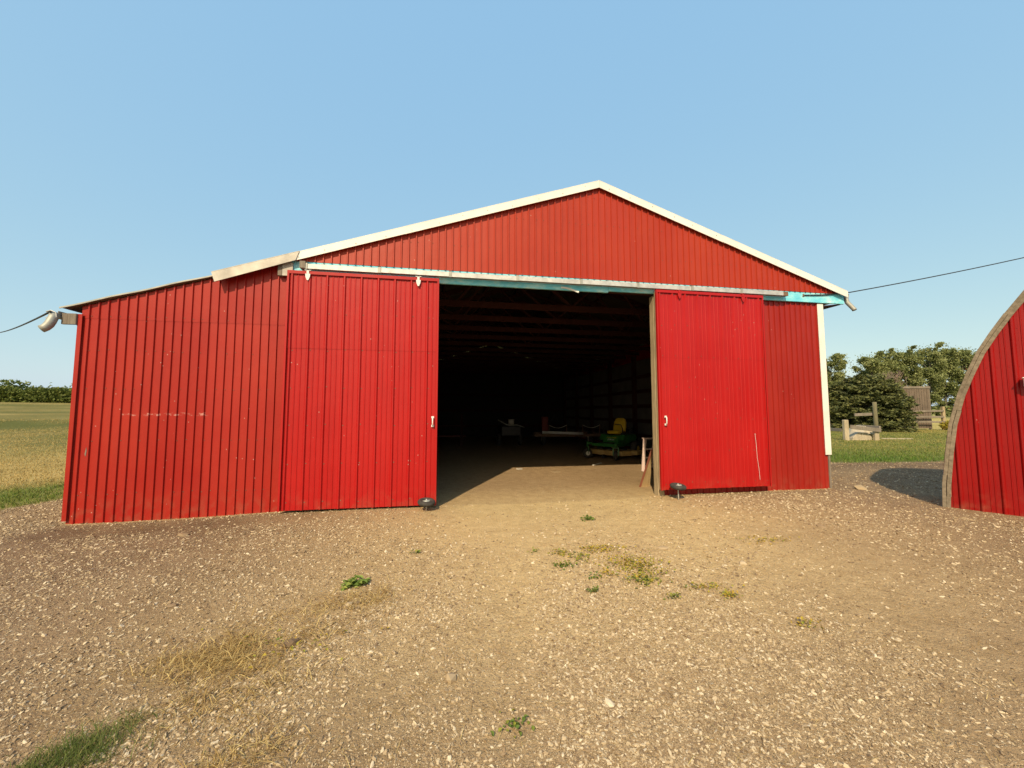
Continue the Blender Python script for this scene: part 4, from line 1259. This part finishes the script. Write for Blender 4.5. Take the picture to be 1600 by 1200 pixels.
# plank windbreak panel and rails
def windbreak():
    ax = Vector((0.986, -0.168, 0)); 
    bp = Vector((41.25, 20.75, 0)); bp.z = float(terrain(bp.x, bp.y))
    t = thing('windbreak_panel', 'tall weathered panel of upright grey boards beside the spruce', 'fence panel', bp, math.atan2(ax.y, ax.x))
    rr = random.Random(5)
    x = -1.25
    while x < 1.2:
        w = rr.uniform(0.19, 0.25)
        dz = rr.uniform(-0.06, 0.05)
        MB().box(x, x + w - 0.03, -0.012 + rr.uniform(-0.006, 0.006), 0.016, 0.12, 3.85 + dz).build('board', M['plank_wood'], t)
        x += w
    MB().box(-1.3, 1.25, -0.07, -0.02, 3.66, 3.84).build('cross_rail', M['grey_wood'], t)
    MB().box(-1.3, 1.25, -0.06, -0.02, 1.55, 1.70).build('cross_rail', M['grey_wood'], t)
    for x in (-1.2, 1.18):
        MB().beam((x, 0.09, -0.1), (x + 0.02, 0.09, 3.8), 0.14, 0.14, (0, 1, 0)).build('post', M['grey_wood'], t)
windbreak()
def rail_fence():
    t = thing('rail_fence', 'short run of three grey rails ending at a pale post before the windbreak', 'fence', (41.6, 19.9, float(terrain(41.6, 19.9))), math.atan2(-0.168, 0.986))
    MB().beam((0.90, 0, -0.1), (0.93, 0, 2.02), 0.22, 0.2, (0, 1, 0)).build('post', M['post_wood'], t, 0.02)
    for z0, z1, xl in ((0.72, 0.70, -2.3), (1.14, 1.14, -2.2), (1.62, 1.66, -1.3)):
        MB().beam((xl, -0.1, z0), (0.86, -0.13, z1), 0.05, 0.15).build('rail', M['grey_wood'], t, 0.01)
    MB().beam((-2.2, 0.0, -0.1), (-2.2, 0.0, 1.5), 0.16, 0.16, (0, 1, 0)).build('post', M['grey_wood'], t, 0.02)
rail_fence()
def low_rail():
    t = thing('low_rail', 'low grey plank rail on two stubby posts in front of the spruce', 'rail', (22.75, 11.05, 0.0), math.atan2(-0.28, 1.6))
    MB().beam((-0.80, 0, -0.1), (-0.80, 0, 1.14), 0.24, 0.20, (0, 1, 0)).build('post', M['pale_post'], t, 0.03)
    MB().beam((0.86, 0, -0.1), (0.86, 0, 0.66), 0.24, 0.20, (0, 1, 0)).build('post', M['pale_post'], t, 0.03)
    MB().beam((-0.68, -0.16, 0.76), (0.98, -0.18, 0.56), 0.06, 0.21).build('plank', M['grey_wood'], t, 0.008)
    MB().beam((-0.9, 0.16, 0.56), (-0.9, 1.5, 0.56), 0.06, 0.18).build('side_plank', M['grey_wood'], t, 0.008)
    MB().beam((1.02, -0.1, 0.7), (1.06, 1.3, 0.72), 0.10, 0.2).build('side_plank', M['grey_wood'], t, 0.008)
low_rail()
def blocks():
    for k, (x, y, sx, lab) in enumerate(((22.72, 11.42, 0.26, 'left pale stone block under the low grey rail'), (23.24, 11.32, 0.30, 'right, wider pale stone block under the low grey rail'))):
        o = MB().prism([(-sx, 0.0), (sx, 0.0), (sx * 0.98, 0.20), (sx * 0.2, 0.44), (-sx * 0.9, 0.46)] if k else [(-sx, 0.0), (sx, 0.0), (sx * 0.95, 0.46), (sx * 0.3, 0.48), (-sx * 0.9, 0.16)], 'y', -0.25, 0.25).build('stone_block', M['pale_stone'], None, 0.02)
        o.location = (x, y, float(terrain(x, y)) - 0.02); o.rotation_euler = (0, 0, -0.17)
        tag(o, lab, 'stone block', 'stone blocks under the low rail')
    o = MB().rock((0, 0, 0), 0.34, 2.0, 1.2, 0.7, 4).rock((0.45, 0.1, 0.0), 0.24, 1.3, 1, 0.7, 8).build('pale_boulder', M['pale_stone'])
    o.location = (23.65, 11.75, 0.62); tag(o, 'pale lumpy boulder heaped behind the low rail', 'boulder')
    o = MB().rock((0, 0, 0.3), 0.50, 1.7, 1.2, 0.9, 5).build('grey_boulder', M['pale_stone'])
    o.location = (23.6, 11.75, 0.05); tag(o, 'big rounded grey boulder supporting the stones behind the low rail', 'boulder')
blocks()
def tall_post():
    t = thing('tall_post', 'tall rough round post behind the low rail with a grey cross plank', 'post', (24.3, 11.4, float(terrain(24.3, 11.4))))
    MB().tube([(0, 0, -0.2), (0.01, 0, 1.0), (0.0, 0.0, 2.15)], [0.11, 0.10, 0.095], 10).build('post', M['mossy_post'], t)
    MB().beam((-1.05, 0.3, 1.42), (0.05, 0.13, 1.46), 0.05, 0.16).build('cross_plank', M['grey_wood'], t)
tall_post()
o = MB().prism([(0, 0), (0.5, -0.14), (0.9, -0.36), (1.45, -0.50), (1.5, -0.62), (1.0, -0.56), (0.4, -0.30), (-0.1, -0.16)], 'z', -0.02, 0.05).build('flat_stone', M['pale_stone'])
o.location = (25.2, 11.9, float(terrain(25.5, 11.5))); tag(o, 'long flat pale slab lying in the grass right of the low rail', 'slab')
def shrub(name, label, base, h, w, mat, seed, n=1500, size=0.07):
    r = np.random.default_rng(seed)
    t = thing(name, label, 'shrub', base)
    d = r.normal(size=(n, 3)); d /= np.linalg.norm(d, axis=1, keepdims=True)
    p = d * (r.uniform(0.2, 1, n) ** 0.5)[:, None] * np.array([w, w * 0.8, h / 2]) + np.array([0, 0, h / 2])
    v, f = tri_cloud(p, size, seed=seed, elong=2.4)
    arr_mesh('foliage', v, f, mat, np.repeat(np.clip(r.normal(0.4, 0.2, n), 0, 1), 4), parent=t)
    mb = MB()
    for k in range(6):
        a = k * 1.05
        mb.tube([(0, 0, -0.05), (math.cos(a) * w * 0.5, math.sin(a) * w * 0.4, h * 0.8)], [0.02, 0.008], 4)
    mb.build('stems', M['twig'], t)
shrub('small_shrub', 'small scrubby bush at the foot of the pale fence post', (42.9, 19.4, 0.0), 0.85, 0.95, M['weed'], 31)

# ------------------------------------------------------------------ loose gravel (instanced stones)
def blocked(x, y):
    """under or behind the buildings"""
    b1 = (x > -5.62) & (x < 7.95) & (y > -0.01)
    lx = (x - BX.x) * DV.x + (y - BX.y) * DV.y; ly = (x - BX.x) * NV.x + (y - BX.y) * NV.y
    b2 = (ly > -0.02) & (lx > -0.05)
    return b1 | b2
def in_view(x, y, m=0.08):
    a = R(9.7)
    dx, dy = x - CAM.x, y - CAM.y
    dep = dx * math.sin(a) + dy * math.cos(a); lat = dx * math.cos(a) - dy * math.sin(a)
    return (dep > 1.45) & (np.abs(lat) < dep * (1.333 + m) + 0.4), dep

def gravel(name, n, smin, smax, dmin, dmax, label, seed, power=1.0):
    r = np.random.default_rng(seed)
    # sample depth so that stones are about evenly spread over the ground in view, thinning with distance
    u = r.uniform(0, 1, n * 3)
    dep = dmin * (dmax / dmin) ** u
    lat = r.uniform(-1, 1, n * 3) * (dep * 1.40 + 0.4)
    a = R(9.7)
    x = CAM.x + dep * math.sin(a) + lat * math.cos(a); y = CAM.y + dep * math.cos(a) - lat * math.sin(a)
    dens = 0.46 + 0.75 * fbm(x, y, 0.8, 4, 5) + 0.40 * fbm(x, y, 3.4, 3, 9)
    dens = dens * (1 - 0.55 * np.exp(-((x - 1.9) / 2.2) ** 2) * sstep(-3.5, -1.2, y))
    dens = np.clip(dens, 0, 2) ** 1.35 * (1 - 0.85 * np.clip(ruts(x, y), 0, 1))
    dens = dens + 0.25 * sstep(3.5, 6, x) + 0.2 * sstep(-1.0, -3.0, x) + 0.5 * sstep(-5.4, -6.0, x)
    # bare strip of dirt along the lean-to and the dark track right of the barn
    dens = dens * (1 - 0.85 * np.exp(-((y + 0.5) / 0.42) ** 2) * sstep(-5.9, -5.3, x) * sstep(-1.2, -2.2, x))
    dens = dens * (1 - 0.75 * sstep(8.6, 9.6, x) * np.exp(-((y - 2.3 + 0.1 * (x - 12)) / 0.9) ** 2))
    g = grass_mask(x, y)
    keep = (r.uniform(0, 1, n * 3) < np.clip(dens, 0.04, 1)) & (~blocked(x, y)) & (g < 0.35)
    x, y, dep = x[keep][:n], y[keep][:n], dep[keep][:n]
    m = len(x)
    s = smin * (smax / smin) ** (r.uniform(0, 1, m) ** (2.6 * power))
    s *= np.clip(0.50 + dep * 0.12, 0.7, 1.35)
    z = terrain(x, y) + s * 0.10
    me = bpy.data.meshes.new(name)
    me.vertices.add(m); me.vertices.foreach_set('co', np.stack([x, y, z], -1).astype(np.float32).ravel())
    def vec(nm, arr):
        at = me.attributes.new(nm, 'FLOAT_VECTOR', 'POINT'); at.data.foreach_set('vector', arr.astype(np.float32).ravel())
    vec('rot', np.stack([r.normal(0, 0.35, m), r.normal(0, 0.35, m), r.uniform(0, 6.28, m)], -1))
    vec('scl', np.stack([s * r.uniform(0.9, 1.9, m), s * r.uniform(0.7, 1.1, m), s * r.uniform(0.35, 0.75, m)], -1))
    o = bpy.data.objects.new(name, me); col.objects.link(o)
    ng = bpy.data.node_groups.new(name + '_nodes', 'GeometryNodeTree')
    ng.interface.new_socket('Geometry', in_out='INPUT', socket_type='NodeSocketGeometry')
    ng.interface.new_socket('Geometry', in_out='OUTPUT', socket_type='NodeSocketGeometry')
    N, Lk = ng.nodes, ng.links
    gi, go = N.new('NodeGroupInput'), N.new('NodeGroupOutput')
    g2i = N.new('GeometryNodeGeometryToInstance')
    for vnt in range(4):
        ico = N.new('GeometryNodeMeshIcoSphere'); ico.inputs['Radius'].default_value = 0.5; ico.inputs['Subdivisions'].default_value = 1 if vnt < 3 else 2
        sp_ = N.new('GeometryNodeSetPosition')
        nz = N.new('ShaderNodeTexNoise'); nz.noise_dimensions = '4D'; nz.inputs['W'].default_value = vnt * 3.7 + seed; nz.inputs['Scale'].default_value = 1.9; nz.inputs['Detail'].default_value = 1
        sub = N.new('ShaderNodeVectorMath'); sub.operation = 'SUBTRACT'; sub.inputs[1].default_value = (0.5, 0.5, 0.5)
        scl = N.new('ShaderNodeVectorMath'); scl.operation = 'SCALE'; scl.inputs['Scale'].default_value = 1.15
        Lk.new(nz.outputs['Color'], sub.inputs[0]); Lk.new(sub.outputs[0], scl.inputs[0]); Lk.new(scl.outputs[0], sp_.inputs['Offset'])
        Lk.new(ico.outputs['Mesh'], sp_.inputs['Geometry'])
        sm = N.new('GeometryNodeSetMaterial'); sm.inputs['Material'].default_value = M['stone']
        Lk.new(sp_.outputs[0], sm.inputs['Geometry']); Lk.new(sm.outputs[0], g2i.inputs[0])
    iop = N.new('GeometryNodeInstanceOnPoints'); iop.inputs['Pick Instance'].default_value = True
    m2p = N.new('GeometryNodeMeshToPoints')
    def nattr(nm):
        na = N.new('GeometryNodeInputNamedAttribute'); na.data_type = 'FLOAT_VECTOR'; na.inputs['Name'].default_value = nm
        return na.outputs['Attribute']
    Lk.new(gi.outputs[0], m2p.inputs['Mesh']); Lk.new(m2p.outputs[0], iop.inputs['Points']); Lk.new(g2i.outputs[0], iop.inputs['Instance'])
    e2r = N.new('FunctionNodeEulerToRotation')
    Lk.new(nattr('rot'), e2r.inputs[0]); Lk.new(e2r.outputs[0], iop.inputs['Rotation']); Lk.new(nattr('scl'), iop.inputs['Scale'])
    Lk.new(iop.outputs[0], go.inputs[0])
    md = o.modifiers.new('stones', 'NODES'); md.node_group = ng
    tag(o, label, 'gravel', kind='stuff')
def stone_mat():
    b = MatB('crushed_stone', 0.9, spec=0.2)
    c = b.ramp(b.rand(), [(0.0, (0.15, 0.105, 0.068)), (0.22, (0.30, 0.22, 0.135)), (0.6, (0.46, 0.36, 0.225)), (0.85, (0.62, 0.51, 0.34)), (1.0, (0.74, 0.65, 0.48))])
    b.color(b.mix(b.math('MULTIPLY', b.noise(2.5, 3), 0.5), c, (0.28, 0.19, 0.105)))
    return b.m
M['stone'] = stone_mat()
gravel('gravel', 210000, 0.004, 0.027, 1.5, 13.5, 'tan crushed stone spread over the yard', 2)
gravel('fine_gravel', 240000, 0.0025, 0.0065, 1.5, 8.0, 'fine pale grit between the crushed stones of the yard', 4)

# a few larger loose stones one could pick up
spots = [(-1.03, -3.93, 0.05), (-0.78, -3.42, 0.035), (-0.70, -3.40, 0.03), (0.05, -4.45, 0.045), (-2.2, -3.2, 0.04), (0.9, -4.8, 0.026), (1.9, -4.6, 0.030), (3.1, -3.2, 0.045), (2.55, -2.6, 0.05), (-3.4, -1.05, 0.06), (8.45, -0.18, 0.11), (5.2, -2.2, 0.05)]
for k, (x, y, s) in enumerate(spots):
    o = MB().rock((0, 0, 0), s, random.uniform(1, 1.5), 1, 0.6, 40 + k).build('loose_stone', M['stone'])
    o.location = (x, y, float(terrain(x, y)) + s * 0.10); o.rotation_euler = (0.1, 0.1, random.uniform(0, 6))
    if k == 10:
        tag(o, 'largest pale stone lying beside the right barn corner', 'stone', 'larger loose stones in the yard')
    elif k == 0:
        tag(o, 'pale flat stone in the middle of the dead straw mat', 'stone', 'larger loose stones in the yard')
    elif k in (1, 2):
        tag(o, ['larger', 'smaller'][k - 1] + ' of two pale stones just behind the dead straw mat', 'stone', 'larger loose stones in the yard')
    elif k == 9:
        tag(o, 'pale stone close to the bottom of the lean-to wall', 'stone', 'larger loose stones in the yard')
    else:
        lab = {3: 'pale stone right of the straw mat, low in the yard', 4: 'pale stone well left of the straw mat', 5: 'pale stone at the bottom centre, right of a small dark weed',
               6: 'pale stone low in the yard, well right of the small dark weed', 7: 'pale stone in the right half of the yard, below the last creeping weeds', 8: 'pale stone just right of the creeping weeds',
               11: 'pale stone in front of the right sliding door, away from the weeds'}[k]
        tag(o, lab, 'stone', 'larger loose stones in the yard')

# ------------------------------------------------------------------ grass, straw and weeds
def blades(name, P, h, wd, T, mat, label, cat, seed, lean=0.5, bend=True):
    r = np.random.default_rng(seed)
    n = len(P)
    az = r.uniform(0, 6.283, n); ln = np.abs(r.normal(lean, 0.25, n))
    d = np.stack([np.cos(az) * ln, np.sin(az) * ln, np.ones(n)], -1); d /= np.linalg.norm(d, axis=1, keepdims=True)
    sd = np.stack([-np.sin(az), np.cos(az), np.zeros(n)], -1)
    tw = r.uniform(0, 6.283, n)
    sd = np.stack([np.cos(tw), np.sin(tw), np.zeros(n)], -1)
    mid = P + d * (h * 0.55)[:, None]
    tip = P + d * h[:, None] + np.stack([np.cos(az), np.sin(az), -0.6 * np.ones(n)], -1) * (h * 0.28 * ln)[:, None]
    w = wd[:, None]
    v = np.stack([P - sd * w, P + sd * w, mid + sd * w * 0.7, mid - sd * w * 0.7, tip], 1).reshape(-1, 3)
    b0 = np.arange(n)[:, None] * 5
    tri = np.concatenate([b0 + np.array([[0, 1, 2]]), b0 + np.array([[0, 2, 3]]), b0 + np.array([[3, 2, 4]])], 0)
    o = arr_mesh(name, v, tri, mat, np.repeat(T, 5))
    tag(o, label, cat, kind='stuff')
    return o
def turf(name, n, xr, yr, label, seed, maxd, hmax):
    r = np.random.default_rng(seed)
    x = r.uniform(*xr, n * 4); y = r.uniform(*yr, n * 4)
    vis, dep = in_view(x, y)
    g = grass_mask(x, y)
    p = np.clip((maxd / np.maximum(dep, 6)) ** 1.6 * 0.10, 0, 1)
    k = vis & (dep < maxd) & (r.uniform(0, 1, len(x)) < g * p) & (~blocked(x, y)) & ((x < -5.7) | (x > 8.2))
    x, y, dep = x[k][:n], y[k][:n], dep[k][:n]
    m = len(x)
    dist = np.abs(x) * 0.77 + (y + 6.9) * 0.64
    green = np.where(x < 0, 1 - sstep(12.4, 14.4, dist + 0.8 * fbm(x, y, 0.7, 3, 6)), 1 - 0.5 * sstep(17, 24, dist))
    green = np.clip(green * 0.85 + 0.3 * fbm(x, y, 0.6, 4, 7) + r.normal(0, 0.14, m), 0, 1)
    h = hmax * r.uniform(0.5, 1.1, m) * (0.6 + 0.4 * green)
    P = np.stack([x, y, terrain(x, y) - 0.01], -1)
    blades(name, P, h, 0.0035 + 0.0006 * dep, green, M['blade'], label, 'grass', seed)
turf('lawn_grass', 90000, (-30, -6), (0, 24), 'mown grass, green then straw coloured, left of the lean-to', 11, 26, 0.11)
turf('lawn_grass', 90000, (8, 42), (2, 22), 'green lawn between the barn corner and the arched shed', 12, 36, 0.12)

def patch(cx, cy, rx, ry, rot, n, r):
    u = r.normal(0, 0.5, (n, 2))
    x = u[:, 0] * rx; y = u[:, 1] * ry
    return cx + x * math.cos(rot) - y * math.sin(rot), cy + x * math.sin(rot) + y * math.cos(rot)
r = np.random.default_rng(50)
# lush tuft at the lower left corner of the yard
xs, ys = [], []
for (cx, cy, rx, ry, rot, n) in ((-1.73, -4.71, 0.15, 0.14, -0.6, 480), (-1.62, -4.71, 0.15, 0.12, -0.6, 420), (-1.66, -4.63, 0.12, 0.12, -0.4, 200), (-1.585, -4.56, 0.07, 0.09, 0.4, 70), (-1.565, -4.49, 0.05, 0.05, 0.4, 50), (-1.56, -4.62, 0.30, 0.26, 0.4, 220), (-1.78, -4.78, 0.14, 0.12, 0.4, 380)):
    a, b_ = patch(cx, cy, rx, ry, rot, n, r); xs.append(a); ys.append(b_)
x, y = np.concatenate(xs), np.concatenate(ys); n = len(x)
blades('grass_tuft', np.stack([x, y, terrain(x, y) - 0.005], -1), r.uniform(0.025, 0.095, n), r.uniform(0.0010, 0.0022, n), np.clip(r.normal(0.66, 0.3, n), 0, 1), M['tuft'], 'tuft of fine green grass in the gravel at bottom left', 'grass', 51, 0.7)
# straw-like dead weeds left of centre
xs, ys = [], []
for (cx, cy, rx, ry, rot, n) in ((-1.28, -3.90, 0.55, 0.42, 0.5, 2600), (-1.0, -3.62, 0.50, 0.34, 0.6, 1500), (-0.70, -3.40, 0.40, 0.26, 0.5, 900), (-1.15, -4.20, 0.42, 0.34, 0.4, 1700), (-0.95, -4.45, 0.36, 0.26, 0.3, 700), (-1.62, -4.0, 0.36, 0.24, 0.3, 600), (-0.9, -4.85, 0.25, 0.12, 0.3, 350)):
    a, b_ = patch(cx, cy, rx, ry, rot, n, r); xs.append(a); ys.append(b_)
x, y = np.concatenate(xs), np.concatenate(ys)
k = fbm(x, y, 6.0, 4, 11) + r.normal(0, 0.22, len(x)) > 0.02
x, y = x[k], y[k]; n = len(x)
blades('dry_weeds', np.stack([x, y, terrain(x, y) + 0.002], -1), r.uniform(0.03, 0.12, n), r.uniform(0.0012, 0.0032, n), np.clip(r.normal(0.62, 0.28, n), 0, 1), M['straw'], 'mat of dead straw-coloured weeds on the gravel left of centre', 'weeds', 52, 1.5)
# scattered straw bits over the yard
n = 2600
u = r.uniform(0, 1, n); dep = 1.6 * (9 / 1.6) ** u; lat = r.uniform(-1, 1, n) * dep * 1.35
a = R(9.7); x = dep * math.sin(a) + lat * math.cos(a); y = -6.9 + dep * math.cos(a) - lat * math.sin(a)
bx = r.uniform(-5.6, -0.4, 260); x = np.concatenate([x, bx, r.uniform(4.1, 7.9, 120)]); y = np.concatenate([y, -0.04 - np.abs(r.normal(0, 0.05, 260)), -0.04 - np.abs(r.normal(0, 0.05, 120))])
k = ~blocked(x, y) & (grass_mask(x, y) < 0.3); x, y = x[k], y[k]; n = len(x)
blades('straw_litter', np.stack([x, y, terrain(x, y) + 0.006], -1), r.uniform(0.03, 0.12, n), r.uniform(0.001, 0.0022, n), np.clip(r.normal(0.55, 0.25, n), 0, 1), M['straw'], 'loose bits of straw strewn over the gravel yard', 'straw', 53, 5.0)

def leafy(P, sz, seed, mat, name, label, cat, T, up=0.25, parent=None, kind='stuff'):
    """small broad leaves lying nearly flat"""
    r2 = np.random.default_rng(seed); n = len(P)
    az = r2.uniform(0, 6.283, n); tl = r2.normal(up, 0.3, n)
    a_ = np.stack([np.cos(az) * np.cos(tl), np.sin(az) * np.cos(tl), np.sin(tl)], -1)
    b2 = np.stack([-np.sin(az), np.cos(az), r2.normal(0, 0.3, n)], -1)
    s = (sz * r2.uniform(0.6, 1.4, n))[:, None]
    nn = np.cross(a_, b2) * 0.18
    v = np.stack([P, P + (a_ * 0.35 + b2 * 0.36 + nn) * s, P + (a_ * 0.75 + b2 * 0.28 + nn) * s, P + a_ * s * 1.05 - nn * s, P + (a_ * 0.75 - b2 * 0.28 + nn) * s, P + (a_ * 0.35 - b2 * 0.36 + nn) * s], 1).reshape(-1, 3)
    b0 = np.arange(n)[:, None] * 6
    q = np.concatenate([b0 + np.array([[0, 1, 2, 3]]), b0 + np.array([[0, 3, 4, 5]])], 0)
    o = arr_mesh(name, v, q, mat, np.repeat(T, 6), parent=parent)
    if kind: tag(o, label, cat, kind=kind)
    return o
# yellowing creeping weeds right of centre
xs, ys, ts = [], [], []
for (cx, cy, rx, ry, n, tt) in ((1.95, -3.05, 0.22, 0.20, 620, 0.30), (1.87, -3.40, 0.13, 0.10, 220, 0.6), (1.75, -2.55, 0.22, 0.10, 230, 0.15), (1.27, -2.62, 0.07, 0.06, 90, 0.45), (1.22, -2.96, 0.10, 0.05, 130, 0.85),
                               (1.45, -2.75, 0.10, 0.10, 110, 0.6), (2.35, -3.62, 0.14, 0.05, 90, 0.3), (2.46, -3.80, 0.06, 0.04, 80, 0.25), (1.42, -3.28, 0.05, 0.04, 40, 0.9), (1.30, -3.55, 0.05, 0.03, 40, 0.9), (1.60, -3.22, 0.05, 0.05, 50, 0.2),
                               (1.95, -3.75, 0.05, 0.03, 40, 0.7), (3.9, -2.6, 0.25, 0.10, 120, 0.15), (1.0, -2.5, 0.05, 0.04, 30, 0.7), (-0.3, -2.3, 0.05, 0.03, 30, 0.9), (2.7, -4.3, 0.1, 0.04, 50, 0.25), (-1.0, -3.95, 0.3, 0.15, 70, 0.35), (0.35, -4.85, 0.06, 0.05, 40, 0.95)):
    n = int(n * 0.75); a, b_ = patch(cx, cy, rx * 1.45, ry * 1.45, 0, n, r); xs.append(a); ys.append(b_); ts.append(np.clip(r.normal(tt, 0.28, n), 0, 1))
x, y, T = np.concatenate(xs), np.concatenate(ys), np.concatenate(ts); n = len(x)
leafy(np.stack([x, y, terrain(x, y) + r.uniform(0.005, 0.035, n)], -1), 0.021, 61, M['weed'], 'creeping_weeds', 'yellow-green creeping weeds on the gravel right of centre', 'weeds', T)

def weed_plant(x, y, rad, n, label, seed, size):
    r2 = np.random.default_rng(seed)
    z = float(terrain(x, y))
    t = thing('leafy_weed', label, 'weed', (x, y, z), 0, 'leafy weeds growing in the yard')
    P = []
    mb = MB()
    for k in range(n):
        a = r2.uniform(0, 6.283); q = rad * r2.uniform(0.15, 1) ** 0.7
        p = (math.cos(a) * q * 1.25, math.sin(a) * q, r2.uniform(0.01, 0.075) * (1.2 - q / rad * 0.7))
        P.append(p)
        mb.tube([(0, 0, 0), (p[0] * 0.5, p[1] * 0.5, p[2] * 0.9 + 0.01), p], 0.0022, 4, False)
    mb.build('stems', M['green_weed'], t)
    leafy(np.array(P), size, seed, M['green_weed'], 'leaves', None, None, np.clip(r2.normal(0.5, 0.3, n), 0, 1), 0.1, t, None)
weed_plant(-0.82, -3.03, 0.095, 55, 'bright green leafy weed growing alone in front of the left door', 71, 0.045)
weed_plant(2.12, -1.25, 0.09, 34, 'small green weed near the doorway centre', 72, 0.035)
